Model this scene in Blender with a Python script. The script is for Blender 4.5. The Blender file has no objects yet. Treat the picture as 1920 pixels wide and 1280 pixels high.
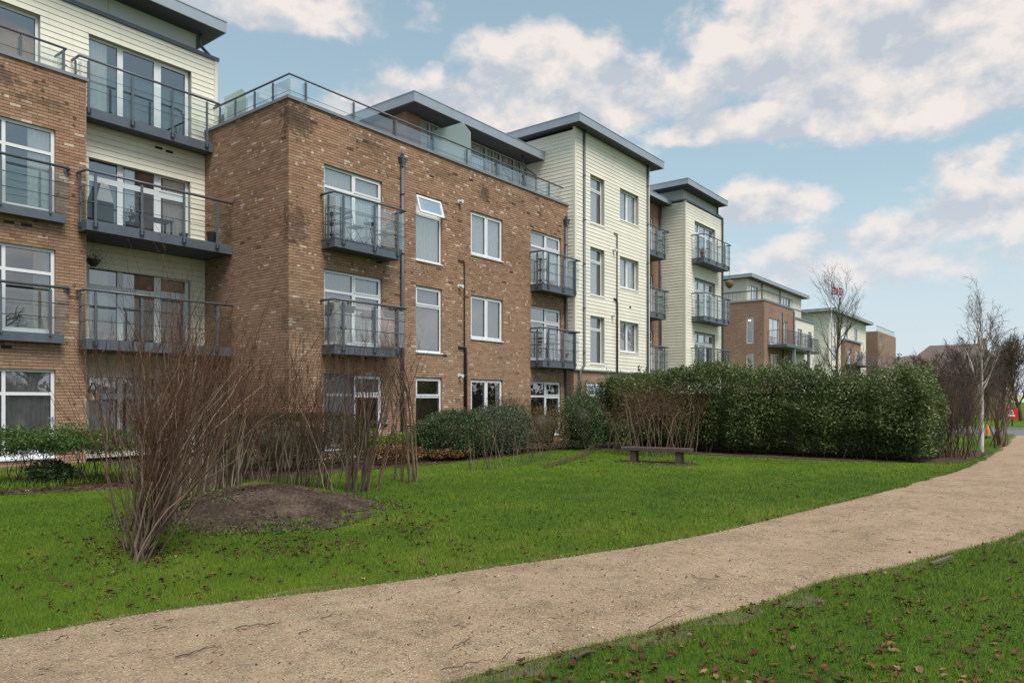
import bpy, math, random
import numpy as np
from mathutils import Vector
random.seed(7); rng = np.random.default_rng(11)
SC = bpy.context.scene
COL = SC.collection
R = math.radians

# ------------------------------------------------------------------ camera
# world axes: X runs along the facade (away from the camera), Y into the building, Z up
FPX, CXP, HYP, CAMH = 1350.0, 960.0, 750.0, 1.6
YAW = math.atan2(1045, FPX); SA, CA = math.sin(YAW), math.cos(YAW)
cam = bpy.data.cameras.new('camera'); co = bpy.data.objects.new('camera', cam); COL.objects.link(co)
cam.sensor_width = 36; cam.lens = 36 * FPX / 1920
cam.shift_y = 110 / 1920
cam.clip_end = 2000; cam.clip_start = 0.05
co.location = (0, 0, CAMH); co.rotation_euler = (R(90), 0, -math.atan2(CA, SA))
SC.camera = co
SC.render.resolution_x, SC.render.resolution_y = 1024, 682
SC.view_settings.view_transform = 'Standard'; SC.view_settings.look = 'None'
SC.view_settings.gamma = 1; SC.view_settings.exposure = 0.88
SC.view_settings.use_curve_mapping = False

def G(x, y, z=0.0):
    r = (x - CXP) / FPX; v = (HYP - y) / FPX; t = (z - CAMH) / v
    return Vector((t * (CA + r * SA), t * (SA - r * CA), z))
def AT(x, y, t):
    r = (x - CXP) / FPX; v = (HYP - y) / FPX
    return Vector((t * (CA + r * SA), t * (SA - r * CA), CAMH + t * v))
def PX(X, Y, Z):
    D = CA * X + SA * Y; Rr = SA * X - CA * Y
    return CXP + FPX * Rr / D, HYP - FPX * (Z - CAMH) / D, D

# ------------------------------------------------------------------ world, sun
SUN_EL, SUN_AZ = R(58), R(250)        # direction (from +X, counter-clockwise) the light comes from
world = bpy.data.worlds.new('World'); SC.world = world; world.use_nodes = True
wn, wl = world.node_tree.nodes, world.node_tree.links
wn.clear()
def N(nt, typ, **kw):
    n = nt.nodes.new(typ)
    for k, v in kw.items():
        if k.startswith('i_'):
            key = k[2:]; key = int(key) if key.isdigit() else key.replace('_', ' ')
            n.inputs[key].default_value = v
        else: setattr(n, k, v)
    return n
def MATH(nt, op, a, b=None, c=None, clamp=False):
    n = nt.nodes.new('ShaderNodeMath'); n.operation = op; n.use_clamp = clamp
    for i, q in enumerate((a, b, c)):
        if q is None: continue
        if isinstance(q, (int, float)): n.inputs[i].default_value = q
        else: nt.links.new(q, n.inputs[i])
    return n.outputs[0]
def MIXC(nt, f, a, b, blend='MIX'):
    n = nt.nodes.new('ShaderNodeMix'); n.data_type = 'RGBA'; n.blend_type = blend
    for s, q in ((n.inputs[0], f), (n.inputs[6], a), (n.inputs[7], b)):
        if isinstance(q, (int, float)): s.default_value = q
        elif isinstance(q, tuple): s.default_value = q if len(q) == 4 else q + (1,)
        else: nt.links.new(q, s)
    return n.outputs[2]
def RANGE(nt, v, a, b, c=0.0, d=1.0, smooth=True):
    n = nt.nodes.new('ShaderNodeMapRange'); n.interpolation_type = 'SMOOTHSTEP' if smooth else 'LINEAR'
    nt.links.new(v, n.inputs[0])
    for i, q in enumerate((a, b, c, d)): n.inputs[i + 1].default_value = q
    return n.outputs[0]
def build_sky():
    nt = world.node_tree
    out = N(nt, 'ShaderNodeOutputWorld'); bg = N(nt, 'ShaderNodeBackground')
    sky = N(nt, 'ShaderNodeTexSky'); sky.sky_type = 'NISHITA'; sky.sun_disc = False
    sky.sun_elevation = SUN_EL; sky.sun_rotation = math.pi / 2 - SUN_AZ
    sky.altitude = 0; sky.air_density = 1.0; sky.dust_density = 1.2; sky.ozone_density = 1.4
    tc = N(nt, 'ShaderNodeTexCoord'); d = tc.outputs['Generated']
    sep = N(nt, 'ShaderNodeSeparateXYZ'); nt.links.new(d, sep.inputs[0])
    dx, dy, dz = sep.outputs
    fw = MATH(nt, 'ADD', MATH(nt, 'MULTIPLY', dx, CA), MATH(nt, 'MULTIPLY', dy, SA))
    rt = MATH(nt, 'SUBTRACT', MATH(nt, 'MULTIPLY', dx, SA), MATH(nt, 'MULTIPLY', dy, CA))
    az = MATH(nt, 'ARCTAN2', rt, fw); el = MATH(nt, 'ARCSINE', dz)
    # named cloud banks of this sky: (azimuth, elevation, half width, half height, weight)
    def ae(x, y):
        r = (x - CXP) / FPX; v = (HYP - y) / FPX
        return math.atan(r), math.atan(v / math.hypot(1, r))
    banks = [(1030, 160, 170, 85, 1.0), (900, 215, 230, 70, .95), (1160, 190, 150, 80, .9), (740, 215, 140, 70, .85), (1540, 90, 250, 110, 1.0), (1800, 110, 270, 130, 1.0), (1390, 130, 100, 70, .8),
             (1420, 235, 190, 42, .95), (1600, 228, 110, 34, .8), (1300, 195, 90, 34, .75), (1430, 392, 105, 44, .9), (1720, 440, 230, 42, .75), (1850, 390, 95, 44, .95),
             (1600, 500, 420, 75, .62), (1880, 300, 200, 70, .45), (430, 5, 330, 50, .85), (1000, 330, 280, 80, .6), (300, 250, 300, 100, .5), (1720, 230, 260, 60, .55), (620, 60, 120, 40, .35)]
    tot = num = dsum = None
    for x, y, hw, hh, wgt in banks:
        a0, e0 = ae(x, y)
        u = MATH(nt, 'DIVIDE', MATH(nt, 'SUBTRACT', az, a0), hw / FPX); v = MATH(nt, 'DIVIDE', MATH(nt, 'SUBTRACT', el, e0), hh / FPX)
        v0 = v
        # flat-based heaps: the lower half falls off faster
        v = MATH(nt, 'MULTIPLY', v, MATH(nt, 'MULTIPLY_ADD', MATH(nt, 'LESS_THAN', v, 0.0), .5, 1.0))
        q = MATH(nt, 'ADD', MATH(nt, 'MULTIPLY', u, u), MATH(nt, 'MULTIPLY', v, v))
        gsn = MATH(nt, 'MULTIPLY', MATH(nt, 'POWER', 2.718, MATH(nt, 'MULTIPLY', q, -0.75)), wgt)
        tot = gsn if tot is None else MATH(nt, 'MAXIMUM', tot, gsn)
        gp = MATH(nt, 'MULTIPLY', gsn, gsn); gv_ = MATH(nt, 'MULTIPLY', gp, v0); num = gv_ if num is None else MATH(nt, 'ADD', num, gv_); dsum = gp if dsum is None else MATH(nt, 'ADD', dsum, gp)
    front = RANGE(nt, fw, -0.1, 0.5)
    def dens(dzoff):
        mp = N(nt, 'ShaderNodeCombineXYZ'); nt.links.new(dx, mp.inputs[0]); nt.links.new(dy, mp.inputs[1])
        nt.links.new(MATH(nt, 'MULTIPLY', MATH(nt, 'ADD', dz, dzoff), 1.5), mp.inputs[2])
        big = N(nt, 'ShaderNodeTexNoise', i_Scale=3.2, i_Detail=3.0, i_Roughness=.5); nt.links.new(mp.outputs[0], big.inputs['Vector'])
        fine = N(nt, 'ShaderNodeTexNoise', i_Scale=13.0, i_Detail=6.0, i_Roughness=.58, i_Distortion=.1); nt.links.new(mp.outputs[0], fine.inputs['Vector'])
        return big.outputs[0], fine.outputs[0]
    b0, f0 = dens(0.0); b1, f1 = dens(0.03)
    back = RANGE(nt, b0, .45, .62)                       # clouds all round, wherever no bank is named
    base = MATH(nt, 'ADD', MATH(nt, 'MULTIPLY', tot, front), MATH(nt, 'MULTIPLY', back, MATH(nt, 'MULTIPLY_ADD', front, -1.0, 1.0)))
    den = MATH(nt, 'ADD', base, MATH(nt, 'MULTIPLY', MATH(nt, 'SUBTRACT', f0, .5), 1.05))
    mask = RANGE(nt, den, .30, .62)
    relief = MATH(nt, 'MULTIPLY', MATH(nt, 'SUBTRACT', f0, f1), 3.2)
    under = RANGE(nt, MATH(nt, 'SUBTRACT', b1, b0), -.05, .05, .22, -.22, False)
    lit = MATH(nt, 'ADD', MATH(nt, 'ADD', MATH(nt, 'MULTIPLY_ADD', relief, 1.25, .52), MATH(nt, 'ADD', MATH(nt, 'MULTIPLY', under, .5), MATH(nt, 'MULTIPLY', MATH(nt, 'MULTIPLY', RANGE(nt, MATH(nt, 'DIVIDE', num, MATH(nt, 'ADD', dsum, .02)), -1.1, 1.1, -.5, .42, False), front), 1.0))), MATH(nt, 'MULTIPLY', MATH(nt, 'SUBTRACT', den, .8), -0.10), clamp=True)
    ccol = MIXC(nt, lit, (.30, .325, .36), (.515, .465, .435))
    STR = 0.080
    skyc = MIXC(nt, 1.0, sky.outputs[0], (.80, 1.0, .90), 'MULTIPLY')
    veil = RANGE(nt, dz, .0, .6, .75, .40)
    skys = N(nt, 'ShaderNodeVectorMath', operation='SCALE'); nt.links.new(skyc, skys.inputs[0]); skys.inputs['Scale'].default_value = STR
    pale = MIXC(nt, veil, skys.outputs[0], (.315, .40, .44))
    fin = MIXC(nt, MATH(nt, 'MULTIPLY', mask, .9), pale, ccol)
    hz = RANGE(nt, dz, -.02, .30, .88, .0)
    fin = MIXC(nt, hz, fin, (.385, .42, .455))
    nt.links.new(fin, bg.inputs[0]); bg.inputs[1].default_value = 1.0
    nt.links.new(bg.outputs[0], out.inputs[0])
build_sky()
sl = bpy.data.lights.new('sun', 'SUN'); so = bpy.data.objects.new('sun', sl); COL.objects.link(so)
sl.energy = 2.2; sl.angle = R(30); sl.color = (1.0, .95, .88)
sdir = Vector((math.cos(SUN_AZ) * math.cos(SUN_EL), math.sin(SUN_AZ) * math.cos(SUN_EL), math.sin(SUN_EL)))
so.rotation_euler = sdir.to_track_quat('Z', 'Y').to_euler(); so.location = (0, -5, 30)

# ------------------------------------------------------------------ materials
MT = {}
def lin(r, g, b): return tuple(((c / 255) / 12.92 if c / 255 <= .04045 else ((c / 255 + .055) / 1.055) ** 2.4) for c in (r, g, b)) + (1,)
def new_mat(name):
    m = bpy.data.materials.new(name); m.use_nodes = True; nt = m.node_tree; nt.nodes.clear()
    out = N(nt, 'ShaderNodeOutputMaterial'); p = N(nt, 'ShaderNodeBsdfPrincipled'); nt.links.new(p.outputs[0], out.inputs[0])
    MT[name] = m; return m, nt, p, out
def coord(nt): return N(nt, 'ShaderNodeNewGeometry').outputs['Position']
def noise(nt, vec, scale, detail=4, rough=.55, dist=0):
    n = N(nt, 'ShaderNodeTexNoise', i_Scale=scale, i_Detail=detail, i_Roughness=rough, i_Distortion=dist)
    if vec is not None: nt.links.new(vec, n.inputs['Vector'])
    return n.outputs[0]
def ramp(nt, fac, stops, interp='LINEAR'):
    n = N(nt, 'ShaderNodeValToRGB'); n.color_ramp.interpolation = interp
    cr = n.color_ramp
    while len(cr.elements) < len(stops): cr.elements.new(.5)
    for e, (p, c) in zip(cr.elements, stops): e.position = p; e.color = c if len(c) == 4 else c + (1,)
    nt.links.new(fac, n.inputs[0]); return n.outputs[0]
def bump(nt, p, h, strength=.3, dist=.01):
    b = N(nt, 'ShaderNodeBump', i_Strength=strength, i_Distance=dist); nt.links.new(h, b.inputs['Height']); nt.links.new(b.outputs[0], p.inputs['Normal'])
def simple(name, col, rough=.6, metal=0, var=.12, scale=6, bmp=0, spec=.5):
    m, nt, p, o = new_mat(name); pos = coord(nt)
    n = noise(nt, pos, scale, 6, .65)
    k = RANGE(nt, n, .25, .75, 1 - var, 1 + var, False)
    c = N(nt, 'ShaderNodeVectorMath', operation='SCALE'); c.inputs[0].default_value = col[:3]; nt.links.new(k, c.inputs['Scale'])
    nt.links.new(c.outputs[0], p.inputs['Base Color']); p.inputs['Roughness'].default_value = rough; p.inputs['Metallic'].default_value = metal
    p.inputs['Specular IOR Level'].default_value = spec
    if bmp: bump(nt, p, noise(nt, pos, scale * 12, 4), bmp, .004)
    return m
simple('pvc', (.74, .75, .77), .35, 0, .04, 3)
simple('metal_grey', (.10, .12, .145), .42, .15, .18, 4)
simple('metal_dark', (.035, .042, .052), .5, .1, .15, 5)
simple('zinc', (.33, .37, .42), .45, .25, .10, 1.6)
simple('zinc_light', (.60, .62, .65), .5, .0, .05, 1.2)
simple('soffit_shaded', (.045, .05, .06), .6, 0, .15, 2)  # same grey as the fascia, with the overhang's shade put into the colour
simple('coping', (.21, .22, .25), .5, .1, .1, 2)
simple('frame_grey', (.42, .42, .44), .5, 0, .05, 4)
simple('pipe', (.09, .105, .125), .45, 0, .15, 5)
simple('pipe_brown', (.045, .03, .025), .5, 0, .15, 5)
simple('interior', (.24, .22, .20), .9, 0, .15, 1)
simple('fabric_white', (.88, .88, .87), .9, 0, .05, 8)
simple('fabric_grey', (.48, .48, .48), .9, 0, .08, 8)
simple('fabric_beige', (.42, .36, .28), .9, 0, .08, 8)
simple('black_plastic', (.018, .019, .02), .5, 0, .1, 8)
simple('wood_dark', (.055, .035, .025), .6, 0, .3, 12, .3)
simple('wood_bench', (.085, .06, .05), .75, 0, .3, 9, .5)
simple('wood_light', (.22, .12, .05), .6, 0, .2, 12)
simple('terracotta', (.25, .12, .07), .8, 0, .2, 12)
simple('pot_white', (.55, .53, .45), .6, 0, .12, 10)
simple('pot_green', (.05, .07, .03), .7, 0, .3, 20)
simple('red_sign', (.55, .02, .02), .45, 0, .05, 4)
simple('white_paint', (.78, .78, .78), .5, 0, .03, 4)
simple('yellow_paint', (.65, .50, .03), .5, 0, .08, 4)
simple('orange_paint', (.75, .28, .04), .5, 0, .08, 4)
simple('flag_blue', (.02, .03, .16), .8); simple('flag_red', (.55, .02, .03), .8); simple('flag_white', (.75, .75, .75), .8)
simple('basket', (.17, .11, .08), .9, 0, .3, 20, .5)
simple('concrete', (.32, .30, .27), .85, 0, .15, 6, .3)
simple('roof_tile', (.13, .095, .08), .8, 0, .3, 3, .5)
simple('asphalt', (.13, .13, .135), .8, 0, .2, 3, .3)
simple('steel_light', (.28, .30, .33), .4, .3, .05, 5)
simple('air_brick', (.03, .022, .018), .9)
simple('vent_white', (.6, .6, .6), .5)
simple('flower_red', (.45, .03, .03), .7)
simple('flower_pink', (.55, .35, .33), .7)

def mat_brick(name, attr=True):
    m, nt, p, o = new_mat(name); pos = coord(nt)
    if attr:
        a = N(nt, 'ShaderNodeAttribute', attribute_name='rnd'); rv = a.outputs['Fac']
    sepp = N(nt, 'ShaderNodeSeparateXYZ'); nt.links.new(pos, sepp.inputs[0])
    big = noise(nt, pos, .55, 4, .6); fine = noise(nt, pos, 60, 5, .7); mid = noise(nt, pos, 9, 3, .5)
    if attr:
        col = ramp(nt, rv, [(0, (.10, .062, .047)), (.006, (.10, .062, .047)), (.014, (.235, .135, .088)), (.25, (.285, .168, .110)), (.45, (.325, .192, .126)), (.62, (.30, .178, .118)), (.80, (.355, .215, .140)), (.955, (.345, .225, .152)), (.978, (.345, .225, .152)), (.988, (.52, .41, .32))])
        # half-brick burnt headers and pale lime blooms
        vb = N(nt, 'ShaderNodeTexVoronoi', i_Scale=6.0); vb.feature = 'F1'; nt.links.new(pos, vb.inputs['Vector'])
        spot = RANGE(nt, vb.outputs['Distance'], .18, .38, 1, 0)
        pick = N(nt, 'ShaderNodeSeparateColor'); nt.links.new(vb.outputs['Color'], pick.inputs[0])
        dk = MATH(nt, 'MULTIPLY', spot, MATH(nt, 'GREATER_THAN', pick.outputs[0], .80))
        lt = MATH(nt, 'MULTIPLY', spot, MATH(nt, 'GREATER_THAN', pick.outputs[1], .85))
        keep = MATH(nt, 'GREATER_THAN', rv, .25)
        col = MIXC(nt, MATH(nt, 'MULTIPLY', MATH(nt, 'MULTIPLY', dk, keep), .8), col, (.055, .034, .027))
        col = MIXC(nt, MATH(nt, 'MULTIPLY', MATH(nt, 'MULTIPLY', lt, MATH(nt, 'LESS_THAN', rv, .62)), .75), col, (.62, .50, .40))
    else:
        bt = N(nt, 'ShaderNodeTexBrick'); bt.offset = .5
        cmb = N(nt, 'ShaderNodeCombineXYZ'); nt.links.new(MATH(nt, 'ADD', sepp.outputs[0], sepp.outputs[1]), cmb.inputs[0]); nt.links.new(sepp.outputs[2], cmb.inputs[1])
        nt.links.new(cmb.outputs[0], bt.inputs['Vector'])
        bt.inputs['Scale'].default_value = 1; bt.inputs['Brick Width'].default_value = .225; bt.inputs['Row Height'].default_value = .075; bt.inputs['Mortar Size'].default_value = .006
        bt.inputs['Color1'].default_value = (.32, .195, .14, 1); bt.inputs['Color2'].default_value = (.25, .15, .11, 1); bt.inputs['Mortar'].default_value = (.19, .14, .11, 1)
        col = bt.outputs[0]
        sp = RANGE(nt, noise(nt, pos, 3.2, 3, .6), .66, .72); col = MIXC(nt, MATH(nt, 'MULTIPLY', sp, .7), col, (.09, .05, .04))
        sp = RANGE(nt, noise(nt, pos, 2.9, 3, .6, .5), .70, .76); col = MIXC(nt, MATH(nt, 'MULTIPLY', sp, .6), col, (.5, .38, .29))
    k = RANGE(nt, big, .3, .7, .94, 1.20, False); k = MATH(nt, 'MULTIPLY', k, RANGE(nt, fine, .3, .7, .84, 1.12, False)); k = MATH(nt, 'MULTIPLY', k, RANGE(nt, mid, .3, .7, .92, 1.06, False))
    c = N(nt, 'ShaderNodeVectorMath', operation='SCALE'); nt.links.new(col, c.inputs[0]); nt.links.new(k, c.inputs['Scale'])
    col = c.outputs[0]
    # lower storeys are a paler buff batch
    low = RANGE(nt, sepp.outputs[2], 6.6, 2.8); low = MATH(nt, 'MULTIPLY', low, .38)
    col = MIXC(nt, low, col, MIXC(nt, .5, col, (.46, .34, .23)))
    # water stains: algae patches with their own shape
    sn = MATH(nt, 'MULTIPLY', MATH(nt, 'SUBTRACT', noise(nt, pos, 5, 4, .65), .5), 1.4)
    def stain(cx, cy, cz, rx, ry, rz, amt):
        s = N(nt, 'ShaderNodeVectorMath', operation='SUBTRACT'); nt.links.new(pos, s.inputs[0]); s.inputs[1].default_value = (cx, cy, cz)
        dv = N(nt, 'ShaderNodeVectorMath', operation='DIVIDE'); nt.links.new(s.outputs[0], dv.inputs[0]); dv.inputs[1].default_value = (rx, ry, rz)
        ln = N(nt, 'ShaderNodeVectorMath', operation='LENGTH'); nt.links.new(dv.outputs[0], ln.inputs[0])
        v = MATH(nt, 'ADD', ln.outputs['Value'], MATH(nt, 'MULTIPLY', MATH(nt, 'SUBTRACT', mid, .5), 1.6))
        v = MATH(nt, 'ADD', v, sn)
        return RANGE(nt, v, 1.05, .45, 0, amt)
    if attr:
        for s in ((11.5, 16.0, 8.95, .65, .5, .55, .7), (11.45, 16, 6.2, .45, .5, .65, .55), (19.1, 16, 8.75, .35, .5, .4, .6), (11.6, 16, 3.7, .7, .5, .7, .45), (5.75, 19.1, 8.95, .5, .4, .22, .6), (17.2, 16, 8.9, 1.2, .5, .25, .3), (14.0, 16, 9.0, .8, .5, .25, .35), (20.8, 16, 8.9, .9, .5, .3, .3), (6.6, 19.1, 8.6, .8, .4, .15, .4)):
            col = MIXC(nt, stain(*s), col, (.045, .038, .028))
    nt.links.new(col, p.inputs['Base Color']); p.inputs['Roughness'].default_value = .88; p.inputs['Specular IOR Level'].default_value = .25
    bump(nt, p, fine, .35, .004)
mat_brick('brick'); mat_brick('brick_far', False)
simple('mortar', (.125, .088, .066), .95, 0, .2, 8, .3)

def mat_board():
    m, nt, p, o = new_mat('board'); pos = coord(nt)
    a = N(nt, 'ShaderNodeAttribute', attribute_name='rnd')
    mp = N(nt, 'ShaderNodeMapping'); mp.inputs['Scale'].default_value = (1.2, 1.2, 30); nt.links.new(pos, mp.inputs[0])
    gr = noise(nt, mp.outputs[0], 4, 5, .6)
    big = noise(nt, pos, .9, 4, .6)
    k = MATH(nt, 'MULTIPLY', RANGE(nt, a.outputs['Fac'], 0, 1, .95, 1.04, False), RANGE(nt, gr, .3, .7, .95, 1.04, False))
    k = MATH(nt, 'MULTIPLY', k, RANGE(nt, big, .3, .7, .93, 1.05, False))
    c = N(nt, 'ShaderNodeVectorMath', operation='SCALE'); c.inputs[0].default_value = (.80, .75, .645); nt.links.new(k, c.inputs['Scale'])
    st = N(nt, 'ShaderNodeMapping'); st.inputs['Scale'].default_value = (5, 5, .5); nt.links.new(pos, st.inputs[0])
    dirt = RANGE(nt, noise(nt, st.outputs[0], 1.5, 5, .7), .56, .78, 0, .3)
    nt.links.new(MIXC(nt, dirt, c.outputs[0], (.33, .33, .24)), p.inputs['Base Color']); p.inputs['Roughness'].default_value = .6
    bump(nt, p, gr, .12, .003)
mat_board()
simple('board_back', (.10, .09, .07), .9)
simple('trim_cream', (.74, .69, .59), .6, 0, .05, 3)
simple('reveal', (.36, .35, .29), .7, 0, .08, 3)

def mat_glass(name, tint, refl, rough=.01, tr=.85, lo=.1, hi=.9):
    m = bpy.data.materials.new(name); m.use_nodes = True; nt = m.node_tree; nt.nodes.clear(); MT[name] = m
    out = N(nt, 'ShaderNodeOutputMaterial'); t = N(nt, 'ShaderNodeBsdfTransparent'); t.inputs[0].default_value = (tint[0] * tr, tint[1] * tr, tint[2] * tr, 1)
    g = N(nt, 'ShaderNodeBsdfGlossy'); g.inputs['Roughness'].default_value = rough; g.inputs[0].default_value = (.97, .94, .95, 1)
    f = N(nt, 'ShaderNodeFresnel', i_IOR=1.5); fac = MATH(nt, 'MULTIPLY_ADD', f.outputs[0], refl, lo); fac = MATH(nt, 'MINIMUM', fac, hi)
    pos = coord(nt); b = N(nt, 'ShaderNodeBump', i_Strength=.05, i_Distance=.02); nt.links.new(noise(nt, pos, 1.3, 2), b.inputs['Height']); nt.links.new(b.outputs[0], g.inputs['Normal'])
    mx = N(nt, 'ShaderNodeMixShader'); nt.links.new(fac, mx.inputs[0]); nt.links.new(t.outputs[0], mx.inputs[1]); nt.links.new(g.outputs[0], mx.inputs[2]); nt.links.new(mx.outputs[0], out.inputs[0])
mat_glass('pane', (.98, .98, .98), 2.8, .008, .98, .16)
mat_glass('balustrade', (.945, .975, .965), .45, .03, .975, .025, .22)
def mat_frost():
    m, nt, p, o = new_mat('frosted'); p.inputs['Base Color'].default_value = (.55, .65, .64, 1); p.inputs['Roughness'].default_value = .5
    t = N(nt, 'ShaderNodeBsdfTransparent'); t.inputs[0].default_value = (.8, .9, .88, 1); mx = N(nt, 'ShaderNodeMixShader', i_0=.35)
    nt.links.new(p.outputs[0], mx.inputs[1]); nt.links.new(t.outputs[0], mx.inputs[2]); nt.links.new(mx.outputs[0], o.inputs[0])
mat_frost()
def mat_mesh():
    m, nt, p, o = new_mat('insect_mesh'); p.inputs['Base Color'].default_value = (.20, .20, .22, 1); p.inputs['Roughness'].default_value = .7
    t = N(nt, 'ShaderNodeBsdfTransparent'); mx = N(nt, 'ShaderNodeMixShader', i_0=.5)
    nt.links.new(p.outputs[0], mx.inputs[1]); nt.links.new(t.outputs[0], mx.inputs[2]); nt.links.new(mx.outputs[0], o.inputs[0])
mat_mesh()
def mat_lamp():
    m, nt, p, o = new_mat('warm_lamp'); p.inputs['Emission Color'].default_value = (1, .55, .2, 1); p.inputs['Emission Strength'].default_value = 3.0
mat_lamp()

def mat_leaf(name, stops, rough=.45, trans=.25, spec=.5, upn=0):
    m, nt, p, o = new_mat(name); a = N(nt, 'ShaderNodeAttribute', attribute_name='rnd')
    pos = coord(nt); n = noise(nt, pos, 1.1, 3)
    v = MATH(nt, 'ADD', MATH(nt, 'MULTIPLY', a.outputs['Fac'], .75), MATH(nt, 'MULTIPLY', RANGE(nt, n, .3, .7), .25))
    col = ramp(nt, v, stops); nt.links.new(col, p.inputs['Base Color']); p.inputs['Roughness'].default_value = rough; p.inputs['Specular IOR Level'].default_value = spec
    if upn:
        gn = N(nt, 'ShaderNodeNewGeometry'); va = N(nt, 'ShaderNodeVectorMath', operation='ADD'); nt.links.new(gn.outputs['Normal'], va.inputs[0]); va.inputs[1].default_value = (0, 0, upn)
        vn = N(nt, 'ShaderNodeVectorMath', operation='NORMALIZE'); nt.links.new(va.outputs[0], vn.inputs[0]); nt.links.new(vn.outputs[0], p.inputs['Normal'])
    if trans:
        t = N(nt, 'ShaderNodeBsdfTranslucent'); nt.links.new(col, t.inputs[0]); mx = N(nt, 'ShaderNodeMixShader', i_0=trans)
        nt.links.new(p.outputs[0], mx.inputs[1]); nt.links.new(t.outputs[0], mx.inputs[2]); nt.links.new(mx.outputs[0], o.inputs[0])
mat_leaf('laurel', [(0, (.040, .060, .019)), (.4, (.095, .130, .040)), (.75, (.165, .200, .070)), (.93, (.24, .25, .11)), (1, (.28, .20, .09))], .48, .25)
mat_leaf('shrub_dark', [(0, (.022, .042, .016)), (.6, (.055, .092, .032)), (1, (.11, .15, .05))], .5, .2)
mat_leaf('shrub_grey', [(0, (.035, .050, .028)), (.6, (.080, .105, .055)), (1, (.15, .17, .09))], .55, .2)
mat_leaf('shrub_lime', [(0, (.06, .10, .015)), (.5, (.14, .20, .03)), (1, (.27, .27, .05))], .5, .25)
mat_leaf('nandina', [(0, (.03, .065, .014)), (.55, (.075, .145, .03)), (.85, (.13, .21, .04)), (.95, (.15, .14, .04)), (1, (.24, .06, .03))], .45, .3)
mat_leaf('hedge_brown', [(0, (.028, .024, .012)), (.5, (.060, .052, .024)), (1, (.13, .10, .045))], .7, .1)
mat_leaf('shrub_rust', [(0, (.06, .035, .015)), (.5, (.12, .075, .03)), (1, (.15, .13, .04))], .7, .15)
mat_leaf('dry_leaf', [(0, (.035, .017, .011)), (.40, (.085, .038, .020)), (.65, (.16, .075, .035)), (.85, (.30, .18, .10)), (1, (.42, .30, .19))], .75, .08, .2)
mat_leaf('grass', [(0, (.030, .055, .010)), (.25, (.048, .100, .007)), (.5, (.080, .148, .008)), (.72, (.122, .186, .011)), (.88, (.185, .21, .03)), (1, (.28, .22, .09))], .6, .15, .2, 1.6)
mat_leaf('weed', [(0, (.05, .075, .015)), (.5, (.10, .14, .03)), (1, (.17, .19, .06))], .6, .25, .25)
mat_leaf('willow', [(0, (.050, .032, .022)), (.4, (.105, .072, .050)), (.75, (.185, .138, .098)), (1, (.30, .24, .18))], .7, 0, .25)
mat_leaf('willow_tip', [(0, (.040, .018, .012)), (.5, (.085, .040, .024)), (1, (.15, .08, .045))], .6, 0, .25)
mat_leaf('twig_red', [(0, (.065, .042, .035)), (.5, (.11, .075, .062)), (1, (.16, .115, .095))], .8, 0, .2)
mat_leaf('twig_grey', [(0, (.075, .062, .052)), (.5, (.125, .105, .09)), (1, (.20, .17, .145))], .8, 0, .2)
mat_leaf('twig_hazed', [(0, (.12, .10, .09)), (.5, (.17, .145, .13)), (1, (.23, .20, .18))], .8, 0, .2)  # lightened twigs: distance haze is put into the colour
simple('bark_brown', (.07, .05, .038), .9, 0, .35, 14, .5)
simple('bark_green', (.11, .10, .06), .9, 0, .3, 14, .5)
def mat_birch():
    m, nt, p, o = new_mat('birch_bark'); pos = coord(nt)
    mp = N(nt, 'ShaderNodeMapping'); mp.inputs['Scale'].default_value = (3, 3, 14); nt.links.new(pos, mp.inputs[0])
    s = RANGE(nt, noise(nt, mp.outputs[0], 2.2, 5, .7), .56, .66)
    g = RANGE(nt, noise(nt, pos, 2.2, 3), .45, .65, 0, .55)
    base = MIXC(nt, g, (.60, .55, .47), (.30, .29, .17))
    nt.links.new(MIXC(nt, MATH(nt, 'MULTIPLY', s, .8), base, (.10, .08, .06)), p.inputs['Base Color']); p.inputs['Roughness'].default_value = .8
mat_birch()
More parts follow.
